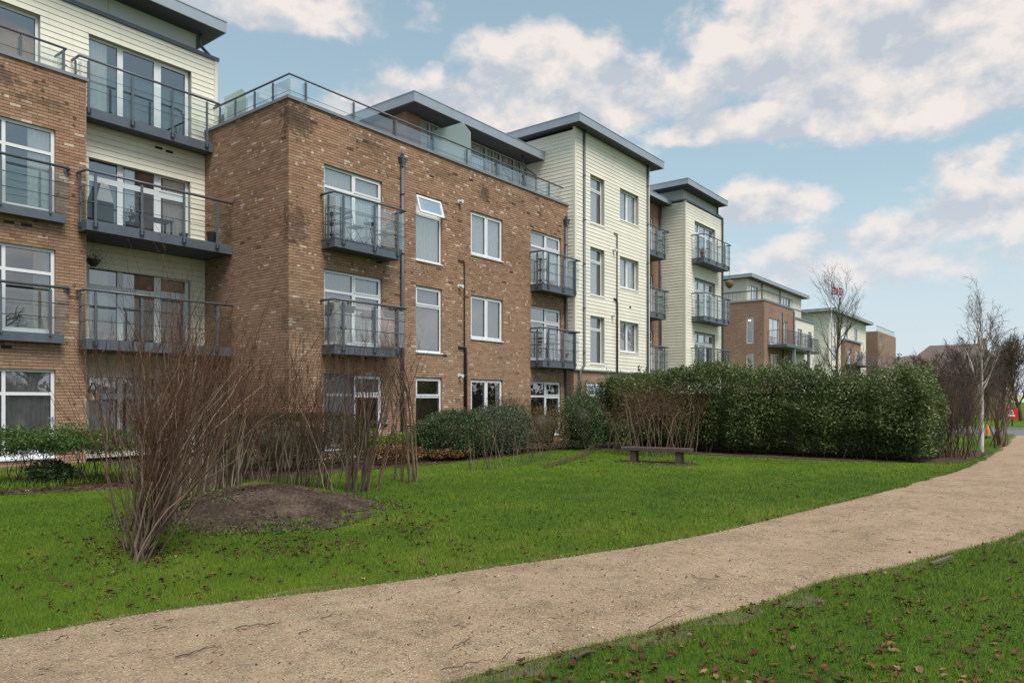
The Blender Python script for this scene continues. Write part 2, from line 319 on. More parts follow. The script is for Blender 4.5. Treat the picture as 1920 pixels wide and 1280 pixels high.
def mat_ground():
    m, nt, p, o = new_mat('lawn_ground'); pos = coord(nt)
    n1 = noise(nt, pos, .5, 5, .6); n2 = noise(nt, pos, 26, 6, .75); n3 = noise(nt, pos, 3.0, 5, .65)
    v = MATH(nt, 'ADD', MATH(nt, 'MULTIPLY', n1, .35), MATH(nt, 'ADD', MATH(nt, 'MULTIPLY', n2, .45), MATH(nt, 'MULTIPLY', n3, .25)))
    col = ramp(nt, v, [(.36, (.038, .042, .012)), (.45, (.046, .094, .008)), (.54, (.075, .136, .009)), (.66, (.125, .17, .02)), (.75, (.19, .165, .055))])
    nt.links.new(col, p.inputs['Base Color']); p.inputs['Roughness'].default_value = .9; p.inputs['Specular IOR Level'].default_value = .1
    bump(nt, p, n2, .8, .03)
    m, nt, p, o = new_mat('path_gravel'); pos = coord(nt)
    n1 = noise(nt, pos, 1.3, 6, .68, .6); n2 = noise(nt, pos, 110, 4, .75); n3 = noise(nt, pos, 320, 2, .6); n4 = noise(nt, pos, 4.5, 6, .7)
    col = ramp(nt, n1, [(.3, (.285, .20, .127)), (.5, (.385, .275, .18)), (.7, (.455, .335, .226))])
    col = MIXC(nt, RANGE(nt, n4, .48, .68, 0, .6), col, (.20, .152, .108))
    vo = N(nt, 'ShaderNodeTexVoronoi', i_Scale=95.0); nt.links.new(pos, vo.inputs['Vector'])
    sc = N(nt, 'ShaderNodeSeparateColor'); nt.links.new(vo.outputs['Color'], sc.inputs[0])
    col = MIXC(nt, RANGE(nt, sc.outputs[0], .86, .90, 0, .65), col, (.12, .08, .055))
    col = MIXC(nt, RANGE(nt, sc.outputs[1], .90, .94, 0, .55), col, (.62, .53, .42))
    k = MATH(nt, 'MULTIPLY', RANGE(nt, n2, .3, .7, .62, 1.25, False), RANGE(nt, n3, .3, .7, .85, 1.12, False))
    c = N(nt, 'ShaderNodeVectorMath', operation='SCALE'); nt.links.new(col, c.inputs[0]); nt.links.new(k, c.inputs['Scale'])
    nt.links.new(c.outputs[0], p.inputs['Base Color']); p.inputs['Roughness'].default_value = .92; p.inputs['Specular IOR Level'].default_value = .15
    bump(nt, p, MATH(nt, 'ADD', n2, MATH(nt, 'MULTIPLY', n3, .4)), .8, .012)
    m, nt, p, o = new_mat('soil'); pos = coord(nt)
    n1 = noise(nt, pos, 2, 5, .6); n2 = noise(nt, pos, 22, 6, .75)
    col = ramp(nt, MATH(nt, 'ADD', MATH(nt, 'MULTIPLY', n1, .4), MATH(nt, 'MULTIPLY', n2, .6)), [(.36, (.030, .020, .014)), (.48, (.075, .052, .038)), (.56, (.13, .097, .073)), (.68, (.23, .18, .14))])
    nt.links.new(col, p.inputs['Base Color']); p.inputs['Roughness'].default_value = .95; p.inputs['Specular IOR Level'].default_value = .1
    bump(nt, p, n2, 1, .05)
mat_ground()
def mat_mud():
    m, nt, p, o = new_mat('verge_mud'); pos = coord(nt); n1 = noise(nt, pos, 3, 5, .65); n2 = noise(nt, pos, 45, 5, .75)
    col = ramp(nt, MATH(nt, 'ADD', MATH(nt, 'MULTIPLY', n1, .5), MATH(nt, 'MULTIPLY', n2, .5)), [(.36, (.07, .055, .03)), (.48, (.15, .115, .07)), (.56, (.13, .14, .035)), (.68, (.28, .20, .13))]); nt.links.new(col, p.inputs['Base Color']); p.inputs['Roughness'].default_value = .95; bump(nt, p, n2, .8, .02)
mat_mud()

# ------------------------------------------------------------------ mesh helpers
def tag(o, label=None, cat=None, group=None, kind=None):
    for k, v in (('label', label), ('category', cat), ('group', group), ('kind', kind)):
        if v: o[k] = v
    return o
def root_of(o):
    while o.parent: o = o.parent
    return o
def thing(name, loc, label, cat, group=None):
    o = bpy.data.objects.new(name, None); COL.objects.link(o); o.location = loc; o.empty_display_size = .2
    return tag(o, label, cat, group)
def link(name, me, mat, parent=None, loc=None):
    o = bpy.data.objects.new(name, me); COL.objects.link(o)
    if mat and not me.materials: me.materials.append(MT[mat])
    if parent: o.parent = parent
    if loc is not None: o.location = loc
    return o
class MB:
    def __init__(s): s.v = []; s.f = []; s.a = []; s.sm = []
    def add(s, vs, fs, rnd=.5, smooth=False):
        n = len(s.v); s.v += [tuple(q) for q in vs]; s.f += [tuple(i + n for i in f) for f in fs]; s.a += [rnd] * len(fs); s.sm += [smooth] * len(fs); return s
    def box(s, x0, x1, y0, y1, z0, z1, rnd=.5):
        x0, x1 = min(x0, x1), max(x0, x1); y0, y1 = min(y0, y1), max(y0, y1); z0, z1 = min(z0, z1), max(z0, z1)
        return s.add([(x0, y0, z0), (x1, y0, z0), (x1, y1, z0), (x0, y1, z0), (x0, y0, z1), (x1, y0, z1), (x1, y1, z1), (x0, y1, z1)],
              [(0, 3, 2, 1), (4, 5, 6, 7), (0, 1, 5, 4), (1, 2, 6, 5), (2, 3, 7, 6), (3, 0, 4, 7)], rnd)
    def quad(s, a, b, c, d, rnd=.5): return s.add([a, b, c, d], [(0, 1, 2, 3)], rnd)
    def prism(s, pts, off, rnd=.5):          # polygon pts extruded by vector off
        n = len(pts); o = Vector(off); vs = [Vector(p) for p in pts]; vs += [p + o for p in vs]
        fs = [tuple(range(n))[::-1], tuple(range(n, 2 * n))] + [(i, (i + 1) % n, n + (i + 1) % n, n + i) for i in range(n)]
        return s.add(vs, fs, rnd)
    def tube(s, pts, rad, sides=6, rnd=.5, cap=True, smooth=True):
        pts = [Vector(p) for p in pts]; rad = [rad] * len(pts) if not hasattr(rad, '__len__') else list(rad)
        vs = []; fs = []; prev = None
        for i, p in enumerate(pts):
            if i == 0: t = pts[1] - pts[0]
            elif i == len(pts) - 1: t = pts[-1] - pts[-2]
            else: t = (pts[i + 1] - p).normalized() + (p - pts[i - 1]).normalized()
            t = t.normalized() if t.length > 1e-9 else Vector((0, 0, 1))
            ref = prev if prev is not None else (Vector((0, 0, 1)) if abs(t.z) < .9 else Vector((1, 0, 0)))
            a = (ref - t * ref.dot(t)); a = a.normalized() if a.length > 1e-6 else t.orthogonal().normalized(); prev = a; b = t.cross(a)
            for k in range(sides):
                an = 2 * math.pi * k / sides; vs.append(p + (a * math.cos(an) + b * math.sin(an)) * rad[i])
        for i in range(len(pts) - 1):
            for k in range(sides):
                k2 = (k + 1) % sides; fs.append((i * sides + k, i * sides + k2, (i + 1) * sides + k2, (i + 1) * sides + k))
        s.add(vs, fs, rnd, smooth)
        if cap:
            n = len(s.v); m = len(pts); base = n - m * sides
            s.f.append(tuple(base + k for k in range(sides))[::-1]); s.f.append(tuple(base + (m - 1) * sides + k for k in range(sides))); s.a += [rnd, rnd]; s.sm += [False, False]
        return s
    def lathe(s, c, prof, sides=12, rnd=.5):   # prof: (radius, z) list
        vs = []; fs = []
        for r_, z in prof:
            for k in range(sides):
                an = 2 * math.pi * k / sides; vs.append((c[0] + r_ * math.cos(an), c[1] + r_ * math.sin(an), c[2] + z))
        for i in range(len(prof) - 1):
            for k in range(sides):
                k2 = (k + 1) % sides; fs.append((i * sides + k, i * sides + k2, (i + 1) * sides + k2, (i + 1) * sides + k))
        fs.append(tuple(range(sides))[::-1]); fs.append(tuple((len(prof) - 1) * sides + k for k in range(sides)))
        return s.add(vs, fs, rnd, False)
    def mesh(s, name, off=(0, 0, 0)):
        me = bpy.data.meshes.new(name)
        me.from_pydata([(a - off[0], b - off[1], c - off[2]) for a, b, c in s.v], [], s.f)
        at = me.attributes.new('rnd', 'FLOAT', 'FACE'); at.data.foreach_set('value', np.array(s.a, dtype=np.float32))
        me.polygons.foreach_set('use_smooth', np.array(s.sm, dtype=bool)); me.update()
        return me
    def build(s, name, mat, parent=None):
        off = root_of(parent).location if parent else (0, 0, 0)
        return link(name, s.mesh(name, off), mat, parent)
    def build_at(s, name, mat, loc):          # a thing of one mesh with its origin at loc
        o = link(name, s.mesh(name, loc), mat); o.location = loc; return o
def np_mesh(name, verts, faces, rnd, mat, parent=None, off=None):
    """verts (n,3); faces (m,k) with equal k; rnd per face"""
    if off is None: off = np.array(root_of(parent).location) if parent else np.zeros(3)
    me = bpy.data.meshes.new(name); m, k = faces.shape
    me.vertices.add(len(verts)); me.vertices.foreach_set('co', (verts - off).astype(np.float32).ravel())
    me.loops.add(m * k); me.loops.foreach_set('vertex_index', faces.astype(np.int32).ravel())
    me.polygons.add(m); me.polygons.foreach_set('loop_start', np.arange(0, m * k, k, dtype=np.int32)); 
    at = me.attributes.new('rnd', 'FLOAT', 'FACE'); at.data.foreach_set('value', rnd.astype(np.float32))
    me.update(calc_edges=True)
    return link(name, me, mat, parent)
def unit(a): return a / np.maximum(np.linalg.norm(a, axis=1, keepdims=True), 1e-9)
def leaves(P, L, W, updir=None, spread=1.0, fold=.25):
    """leaf quads at P (n,3): direction random round updir"""
    n = len(P); d = rng.normal(size=(n, 3)) * spread
    if updir is not None: d = d + updir
    d = unit(d); q = unit(np.cross(d, rng.normal(size=(n, 3)))); nn = np.cross(d, q)
    L = (L * rng.uniform(.7, 1.25, (n, 1))); W = (W * rng.uniform(.75, 1.2, (n, 1)))
    v = np.empty((n, 4, 3)); v[:, 0] = P; v[:, 1] = P + d * L * .5 + q * W * .5 + nn * W * fold; v[:, 2] = P + d * L; v[:, 3] = P + d * L * .5 - q * W * .5 + nn * W * fold
    return v.reshape(-1, 3), np.arange(n * 4).reshape(n, 4)
def ntubes(lines, sides=4):
    """lines: list of (pts (k,3), radii (k,), rnd) -> arrays"""
    V = []; F = []; A = []; o = 0
    an = np.arange(sides) * 2 * np.pi / sides
    for pts, rad, rnd in lines:
        pts = np.asarray(pts, float); k = len(pts); rad = np.asarray(rad, float)
        t = np.gradient(pts, axis=0); t = unit(t)
        ref = np.array([0.31, 0.95, 0.05]); a = ref - t * (t @ ref)[:, None]; a = unit(a); b = np.cross(t, a)
        ring = pts[:, None, :] + (a[:, None, :] * np.cos(an)[None, :, None] + b[:, None, :] * np.sin(an)[None, :, None]) * rad[:, None, None]
        V.append(ring.reshape(-1, 3))
        i = np.arange(k - 1)[:, None] * sides; j = np.arange(sides)[None, :]; j2 = (j + 1) % sides
        f = np.stack([i + j, i + j2, i + sides + j2, i + sides + j], -1).reshape(-1, 4) + o
        F.append(f); A.append(np.full(len(f), rnd)); o += k * sides
    return np.concatenate(V), np.concatenate(F), np.concatenate(A)
def tube_obj(name, lines, mat, parent=None, sides=4):
    v, f, a = ntubes(lines, sides); return np_mesh(name, v, f, a, mat, parent)

# ------------------------------------------------------------------ ground
def cumnoise(P, f, seed):
    r2 = np.random.default_rng(seed); s = np.zeros(len(P))
    for k in range(5):
        w = r2.normal(size=3) * f * (1.5 ** k); s += np.sin(P @ w + r2.uniform(0, 6)) / (1.4 ** k)
    return s / 2.2
def structure(o): o['kind'] = 'structure'; return o
MC = (5.95, 9.15); MR = 1.85; MH = .35
def mound_h(x, y):
    d = np.hypot((x - MC[0]), (y - MC[1])) / MR
    return np.where(d < 1, MH * (0.5 + 0.5 * np.cos(np.pi * np.clip(d, 0, 1))) ** .8, 0)
def make_ground():
    xs = np.concatenate([[-400, -150, -60], np.arange(-20, 60, 1.0), [70, 90, 130, 200, 400, 700]]); ys = np.concatenate([[-500, -200, -80], np.arange(-30, 30, 1.0), [40, 60, 100, 250, 500]])
    X, Y = np.meshgrid(xs, ys, indexing='ij'); Z = np.zeros_like(X)
    nx, ny = X.shape; idx = np.arange(nx * ny).reshape(nx, ny)
    F = np.stack([idx[:-1, :-1], idx[1:, :-1], idx[1:, 1:], idx[:-1, 1:]], -1).reshape(-1, 4)
    o = np_mesh('lawn', np.stack([X, Y, Z], -1).reshape(-1, 3), F, np.full(len(F), .5), 'lawn_ground'); structure(o)
make_ground()
PL = [(-9, 7.9), (-3, 6.75)] + [tuple(G(x, y)[:2]) for x, y in ((0, 1200), (200, 1163), (400, 1130), (800, 1085), (1000, 1055), (1300, 1008), (1550, 950), (1700, 910), (1790, 885), (1850, 860))] + [(28, 1.7), (33.5, 1.75), (40.2, 1.9)]
PR = [(-9, 5.2), (-3, 4.0), (1.0, 3.15)] + [tuple(G(x, y)[:2]) for x, y in ((870, 1275), (1000, 1235), (1200, 1185), (1400, 1135), (1600, 1080), (1780, 1040), (1920, 1000))] + [(15, -.75), (21, -1.5), (30, -1.9), (40.2, -2.1)]
def resample(P, n):
    P = np.array(P); d = np.concatenate([[0], np.cumsum(np.hypot(*np.diff(P, axis=0).T))]); t = np.linspace(0, d[-1], n)
    return np.stack([np.interp(t, d, P[:, 0]), np.interp(t, d, P[:, 1])], -1)
def smooth1(a, k):
    for _ in range(k): a[1:-1] = (a[:-2] + a[1:-1] * 2 + a[2:]) / 4
    return a
PLs = smooth1(resample(PL, 700), 60); PRs = smooth1(resample(PR, 700), 60)
PLs[:, 1] += .05 * np.interp(np.arange(700), np.arange(0, 700, 4), smooth1(rng.normal(size=175), 2)); PRs[:, 1] += .05 * np.interp(np.arange(700), np.arange(0, 700, 4), smooth1(rng.normal(size=175), 2))
def make_path():
    n = 700; m = 7; V = np.zeros((n, m, 3))
    for j in range(m):
        t = j / (m - 1); V[:, j, :2] = PLs * (1 - t) + PRs * t; V[:, j, 2] = .006 + .028 * math.sin(math.pi * t)
    idx = np.arange(n * m).reshape(n, m); F = np.stack([idx[:-1, 1:], idx[1:, 1:], idx[1:, :-1], idx[:-1, :-1]], -1).reshape(-1, 4)[:, ::-1]
    structure(np_mesh('gravel_path', V.reshape(-1, 3), F, np.full(len(F), .5), 'path_gravel'))
make_path()
PATHPOLY = np.concatenate([PLs, PRs[::-1]])
def inpoly(P, poly):
    x, y = P[:, 0], P[:, 1]; c = np.zeros(len(P), bool); q = poly; r_ = np.roll(poly, 1, 0)
    for (xi, yi), (xj, yj) in zip(q, r_):
        if yi == yj: continue
        c ^= ((yi > y) != (yj > y)) & (x < (xj - xi) * (y - yi) / (yj - yi) + xi)
    return c
def make_verge():
    n = 700; V = np.zeros((n, 2, 3)); nz = lambda: np.abs(np.interp(np.arange(n), np.arange(0, n, 3), smooth1(rng.normal(size=n // 3 + 1)[:len(np.arange(0, n, 3))], 1)))
    V[:, 0, :2] = PLs; V[:, 1, :2] = PRs; V[:, 0, 1] += .04 + .16 * nz(); V[:, 1, 1] -= .04 + .16 * nz(); V[:, :, 2] = .003
    idx = np.arange(n * 2).reshape(n, 2); F = np.stack([idx[:-1, 0], idx[:-1, 1], idx[1:, 1], idx[1:, 0]], -1); structure(np_mesh('worn_verge', V.reshape(-1, 3), F, np.full(len(F), .5), 'verge_mud'))
make_verge()
EDGE = np.concatenate([PLs[::4], PRs[::4]])
def edge_dist(X):
    out = np.empty(len(X))
    for i in range(0, len(X), 20000): q = X[i:i + 20000]; out[i:i + 20000] = np.sqrt(((q[:, None] - EDGE[None]) ** 2).sum(-1).min(1))
    return out
POLYC = np.concatenate([PLs[::8], PRs[::-8]])
def flat(name, poly, z, mat, tri=True):
    me = bpy.data.meshes.new(name); me.from_pydata([(x, y, z) for x, y in poly], [], [tuple(range(len(poly)))]); me.update()
    if me.polygons[0].normal.z < 0: me.flip_normals()
    return structure(link(name, me, mat))
BED1 = [(-6, 15.2), (4.3, 14.2), (5.9, 13.45), (8, 13.1), (11.1, 12.75), (13.4, 12.5), (15.5, 12.55), (17.2, 12.9), (18.6, 13.1), (20.3, 12.85), (20.3, 10.8), (20.15, 8.9), (20.15, 6), (20.6, 3.6), (21.4, 2.2), (24.6, 1.95), (26.8, 1.85), (26.5, 3), (24.6, 6), (24.2, 15.9), (11.2, 15.99), (11.2, 20), (7.6, 20), (7.6, 19.1), (-6, 19.1)]
flat('flower_bed', BED1, .012, 'soil')
BEDP = np.array(BED1)
flat('road', [(40.0, -60), (47.5, -60), (47.5, 60), (40.0, 60)], .012, 'asphalt')
kb = MB().box(39.82, 40.0, -60, -2.2, -.1, .10).box(39.82, 40.0, 2.0, 60, -.1, .10).box(47.5, 47.68, -60, 60, -.1, .11); structure(kb.build('kerb', 'concrete'))
flat('paving', [(11.9, 15.0), (16.6, 15.0), (16.6, 15.98), (11.9, 15.98)], .02, 'concrete')
flat('bench_patch', [(16.3, 9.3), (16.1, 8.6), (16.4, 7.6), (16.9, 7.2), (17.5, 7.6), (17.5, 8.8), (17.0, 9.4)], .008, 'soil')
def make_mound():
    nr, na = 44, 130; V = [(MC[0], MC[1], MH + .02)]; F = []; cl = lambda x, y: .030 * float(cumnoise(np.array([[x, y, 0.]]), 5.5, 91)[0])
    for i in range(1, nr + 1):
        for k in range(na):
            an = 2 * math.pi * k / na; r_ = MR * .93 * i / nr * (1 + .09 * math.sin(3 * an + 1) + .06 * math.sin(7 * an) + .03 * math.sin(17 * an)); x = MC[0] + r_ * math.cos(an); y = MC[1] + r_ * math.sin(an)
            V.append((x, y, float(mound_h(np.array(x), np.array(y))) + .018 + (random.uniform(-.010, .020) + cl(x, y)) * (1 if i < nr - 1 else 0)))
    for k in range(na): F.append((0, 1 + k, 1 + (k + 1) % na, 1 + k))
    b = MB(); tri = [(0, 1 + k, 1 + (k + 1) % na) for k in range(na)]; q = []
    for i in range(nr - 1):
        for k in range(na):
            a = 1 + i * na; q.append((a + k, a + na + k, a + na + (k + 1) % na, a + (k + 1) % na))
    b.add(V, tri + q, .5, True); o = b.build('soil_mound', 'soil'); structure(o)
    # grassy skirt of the mound
    b = MB(); V = []; q = []; nr2 = 10
    for i in range(nr2 + 1):
        for k in range(na):
            an = 2 * math.pi * k / na; r_ = MR * (.72 + .30 * i / nr2); x = MC[0] + r_ * math.cos(an); y = MC[1] + r_ * math.sin(an); V.append((x, y, float(mound_h(np.array(x), np.array(y))) + .004))
    for i in range(nr2):
        for k in range(na):
            a = i * na; q.append((a + k, a + na + k, a + na + (k + 1) % na, a + (k + 1) % na))
    b.add(V, q, .5, True); structure(b.build('mound_skirt', 'lawn_ground'))
make_mound()
def make_clods():
    m = 1500; a = rng.uniform(0, 6.283, m); r_ = MR * .98 * np.sqrt(rng.random(m)); x = MC[0] + r_ * np.cos(a); y = MC[1] + r_ * np.sin(a); z = mound_h(x, y) + .012; s_ = rng.gamma(2.0, .007, m) + .005
    base = unit(np.array([[1, 0, .1], [.3, .9, 0], [-.8, .6, .1], [-.8, -.6, 0], [.3, -.9, .1], [0, 0, .9]])); V = base[None] * (s_[:, None, None] * rng.uniform(.7, 1.3, (m, 6, 1))) + np.stack([x, y, z], -1)[:, None]
    F = np.array([[0, 1, 5], [1, 2, 5], [2, 3, 5], [3, 4, 5], [4, 0, 5]])[None] + (np.arange(m) * 6)[:, None, None]; o = np_mesh('soil_clods', V.reshape(-1, 3), F.reshape(-1, 3), np.repeat(rng.random(m), 5), 'soil'); tag(o, 'loose clods and crumbs of earth strewn over the mound', 'soil', kind='stuff')
make_clods()

# ------------------------------------------------------------------ building kit
def P3(ax, pl, u, d, z): return (u, pl - d, z) if ax == 'Y' else (pl - d, u, z)
def bx(mb, ax, pl, u0, u1, d0, d1, z0, z1, rnd=.5):
    a = P3(ax, pl, u0, d0, z0); b = P3(ax, pl, u1, d1, z1); return mb.box(a[0], b[0], a[1], b[1], a[2], b[2], rnd)
def cells(u0, u1, z0, z1, ops):
    us = sorted({u0, u1} | {min(max(q, u0), u1) for o in ops for q in o[:2]}); zs = sorted({z0, z1} | {min(max(q, z0), z1) for o in ops for q in o[2:4]})
    for a, b in zip(us, us[1:]):
        for c, d in zip(zs, zs[1:]):
            mu, mz = (a + b) / 2, (c + d) / 2
            if not any(o[0] < mu < o[1] and o[2] < mz < o[3] for o in ops): yield a, b, c, d
def backing(bld, name, mat, ax, pl, u0, u1, z0, z1, ops, d, rv, rvmat):
    mb = MB()
    for a, b, c, e in cells(u0, u1, z0, z1, ops):
        mb.quad(P3(ax, pl, a, d, c), P3(ax, pl, b, d, c), P3(ax, pl, b, d, e), P3(ax, pl, a, d, e))
    o = mb.build(name, mat, bld)
    for a, b, c, e in ops:
        mb = MB(); f = d - .002; g = d - rv
        vs = [P3(ax, pl, u, q, z) for q in (f, g) for u, z in ((a, c), (b, c), (b, e), (a, e))]
        mb.add(vs, [(k, (k + 1) % 4, 4 + (k + 1) % 4, 4 + k) for k in range(4)]); mb.build('reveal', rvmat, o)
    return o
PIECES = {'brick': [], 'board': []}
def spans(u0, u1, blocked):
    out = [(u0, u1)]
    for a, b in blocked:
        nxt = []
        for p, q in out:
            if b <= p or a >= q: nxt.append((p, q)); continue
            if a > p: nxt.append((p, a))
            if b < q: nxt.append((b, q))
        out = nxt
    return out
def area_px(ax, pl, u0, u1, z0, z1):
    pts = [PX(*P3(ax, pl, u, 0, z)) for u, z in ((u0, z0), (u1, z0), (u1, z1), (u0, z1))]
    if any(p[2] < 1 for p in pts): return 0
    cx = sum(p[0] for p in pts) / 4; cy = sum(p[1] for p in pts) / 4
    if not (4 < cx < 1916 and 4 < cy < 860): return 0
    return abs(sum(p[0] * q[1] - q[0] * p[1] for p, q in zip(pts, pts[1:] + pts[:1]))) / 2
def brick_wall(bld, ax, pl, u0, u1, z0, z1, ops, ustart=0.0):
    w = backing(bld, 'brick_wall', 'mortar', ax, pl, u0, u1, z0, z1, ops, -.009, .16, 'brick_far')
    row = 0; z = z0
    while z < z1 - .02:
        zt = min(z + .065, z1 - .002); off = (0 if row % 2 == 0 else -.1125) + ustart
        bl = [(o[0], o[1]) for o in ops if o[2] < (z + zt) / 2 < o[3]]
        for p, q in spans(u0, u1, bl):
            k = math.floor((p - u0 - off) / .225); u = u0 + off + k * .225
            while u < q:
                a, b = max(u + .004, p + .0015), min(u + .221, q - .0015)
                if b - a > .025: PIECES['brick'].append((w, ax, pl, a, b, z + .003, zt, b - a > .21 and zt - z > .06))
                u += .225
        z += .075; row += 1
    return w
def clad_wall(bld, ax, pl, u0, u1, z0, z1, ops, rv=.17):
    w = backing(bld, 'cladding_wall', 'board_back', ax, pl, u0, u1, z0, z1, ops, -.012, rv, 'reveal')
    z = z0
    while z < z1 - .03:
        zt = min(z + .15, z1)
        bl = [(o[0], o[1]) for o in ops if o[2] < z + .075 < o[3]]
        for p, q in spans(u0, u1, bl):
            if q - p > .02: PIECES['board'].append((w, ax, pl, p + .001, q - .001, z, zt, True))
        z += .15
    return w
def add_brick(mb, ax, pl, a, b, z0, z1, rnd):
    j = random.uniform(-.002, .0025); t = random.uniform(-.0012, .0012); bx(mb, ax, pl, a, b, -.03, j, z0 + t, z1 + t, rnd)
def add_board(mb, ax, pl, a, b, z0, z1, rnd):
    pr = [(-.011, z0), (.017, z0), (.004, z1 - .006), (-.011, z1 - .006)]
    vs = [P3(ax, pl, u, d, z) for u in (a, b) for d, z in pr]
    mb.add(vs, [(0, 1, 2, 3), (7, 6, 5, 4), (0, 4, 5, 1), (1, 5, 6, 2), (2, 6, 7, 3), (3, 7, 4, 0)], rnd)
def flush_pieces(bld):
    off = Vector(bld.location)
    for kind, add, mat, cap in (('brick', add_brick, 'brick', 300), ('board', add_board, 'board', 300)):
        L = PIECES[kind]; L2 = [p for p in L if p[7]]
        L2.sort(key=lambda p: -area_px(*p[1:7])); top = set(id(p) for p in L2[:cap])
        mb = MB(); shared = {}
        for p in L:
            w, ax, pl, a, b, z0, z1, full = p
            rnd = random.random()
            if id(p) in top:
                if kind == 'brick':
                    rq = int(rnd * 40) / 40 + .0125; key = (ax, rq)
                    if key not in shared:
                        m_ = MB(); bx(m_, ax, 0, -.1085, .1085, -.03, 0, -.031, .031, rq); me = m_.mesh('brick'); me.materials.append(MT['brick']); shared[key] = me
                    c = Vector(P3(ax, pl, (a + b) / 2, random.uniform(-.002, .0025), (z0 + z1) / 2)); link('brick', shared[key], None, w, c - off)
                else:
                    m_ = MB(); add(m_, ax, pl, a, b, z0, z1, rnd); m_.build('board', mat, w)
            else: add(mb, ax, pl, a, b, z0, z1, rnd)
        if mb.f: tag(mb.build('bricks' if kind == 'brick' else 'boards', mat, bld), kind='stuff')
        PIECES[kind] = []
def wavy(mb, ax, pl, d, u0, u1, z0, z1, pitch=.09, amp=.025, sharp=False):
    n = max(4, int((u1 - u0) / pitch * (2 if sharp else 4))); vs = []
    for i in range(n + 1):
        u = u0 + (u1 - u0) * i / n; w = amp * (((i % 2) * 2 - 1) if sharp else math.sin(i * math.pi / 2 + .4) + random.uniform(-.3, .3)); vs += [P3(ax, pl, u, d + w, z0), P3(ax, pl, u, d + w, z1)]
    mb.add(vs, [(2 * i, 2 * i + 2, 2 * i + 3, 2 * i + 1) for i in range(n)], .5, not sharp)
def window(bld, ax, pl, u0, u1, z0, z1, cols=(.5,), transom=None, recess=.07, cover=None, name='window', sash=(), fw=.062, mw=.075, sill=True, handle=None, open_top=False, mat='pvc', tall_bottom=0.0, curt='fabric_white', mesh_col=None):
    """frame = the part itself; panes, sashes, sill, handle, blinds and the room are its sub-parts"""
    a, b = u0 + .004, u1 - .004; c, e = z0 + .004, z1 - .004; f, g = -recess, -recess - .07
    mb = MB(); bx(mb, ax, pl, a, b, f, g, e - fw, e); bx(mb, ax, pl, a, b, f, g, c, c + fw + tall_bottom); bx(mb, ax, pl, a, a + fw, f, g, c + fw + tall_bottom, e - fw); bx(mb, ax, pl, b - fw, b, f, g, c + fw + tall_bottom, e - fw)
    cb = [a + fw] + [a + (b - a) * q for q in cols] + [b - fw]; zb, ztp = c + fw + tall_bottom, e - fw
    mul = [(cb[i] - mw / 2, cb[i] + mw / 2) for i in range(1, len(cb) - 1)]
    for p, q in mul: bx(mb, ax, pl, p, q, f + .002, g, zb, ztp)
    edges = [a + fw] + [x for m_ in mul for x in m_] + [b - fw]; cl = []
    for i in range(0, len(edges), 2):
        p, q = edges[i], edges[i + 1]
        if transom:
            zt = e - transom; bx(mb, ax, pl, p, q, f - .003, g, zt - mw / 2, zt + mw / 2); cl.append((p, q, zb, zt - mw / 2, i // 2, 0)); cl.append((p, q, zt + mw / 2, ztp, i // 2, 1))
        else: cl.append((p, q, zb, ztp, i // 2, 0))
    win = mb.build(name, mat, bld)
    for p, q, s, t, ci, lv in cl:
        if open_top and lv == 1:
            # top-hung light standing open at the bottom
            m2 = MB(); an = R(17); hh = t - s
            def H(u, w, dd): return P3(ax, pl, u, f + .015 + math.sin(an) * w + dd * math.cos(an), t - math.cos(an) * w + dd * math.sin(an))
            def bar(ua, ub, wa, wb):
                vs = [H(u, w, dd) for u in (ua, ub) for w in (wa, wb) for dd in (0, .045)]
                m2.add(vs, [(0, 1, 3, 2), (4, 6, 7, 5), (0, 4, 5, 1), (2, 3, 7, 6), (0, 2, 6, 4), (1, 5, 7, 3)])
            p2, q2, h2 = p - .03, q + .03, hh + .05
            bar(p2, q2, -.02, .05); bar(p2, q2, h2 - .07, h2); bar(p2, p2 + .06, .05, h2 - .07); bar(q2 - .06, q2, .05, h2 - .07); m2.build('sash', mat, win)
            m3 = MB(); m3.quad(H(p2 + .06, .05, .02), H(q2 - .06, .05, .02), H(q2 - .06, h2 - .07, .02), H(p2 + .06, h2 - .07, .02)); m3.build('pane', 'pane', win); continue
        if (ci, lv) in sash or ci in sash:
            m2 = MB(); k = .05; d0, d1 = f + .014, g + .01; a2, b2, c2, e2 = p - .012, q + .012, s - .012, t + .012
            bx(m2, ax, pl, a2, b2, d0, d1, e2 - k, e2); bx(m2, ax, pl, a2, b2, d0, d1, c2, c2 + k); bx(m2, ax, pl, a2, a2 + k, d0, d1, c2 + k, e2 - k); bx(m2, ax, pl, b2 - k, b2, d0, d1, c2 + k, e2 - k); m2.build('sash', mat, win)
            p, q, s, t = a2 + k, b2 - k, c2 + k, e2 - k
        # dark gasket line then glass
        m3 = MB(); m3.quad(P3(ax, pl, p - .004, f - .03, s - .004), P3(ax, pl, q + .004, f - .03, s - .004), P3(ax, pl, q + .004, f - .03, t + .004), P3(ax, pl, p - .004, f - .03, t + .004)); m3.build('pane', 'pane', win)
        m4 = MB(); k = .009; d0, d1 = f - .012, f - .028
        for (ua, ub, za, zb2) in ((p, q, t - k, t), (p, q, s, s + k), (p, p + k, s + k, t - k), (q - k, q, s + k, t - k)): bx(m4, ax, pl, ua, ub, d0, d1, za, zb2)
        m4.build('gasket', 'metal_dark', win)
    if sill: m5 = MB(); bx(m5, ax, pl, a - .02, b + .02, .035, f + .001, c - .034, c + .0); m5.build('sill', mat, win)
    if handle:
        hu, hz = handle; m6 = MB(); bx(m6, ax, pl, hu - .012, hu + .012, f + .05, f + .014, hz - .06, hz + .06); bx(m6, ax, pl, hu - .1, hu - .012, f + .05, f + .035, hz + .02, hz + .04); m6.build('handle', 'steel_light', win)
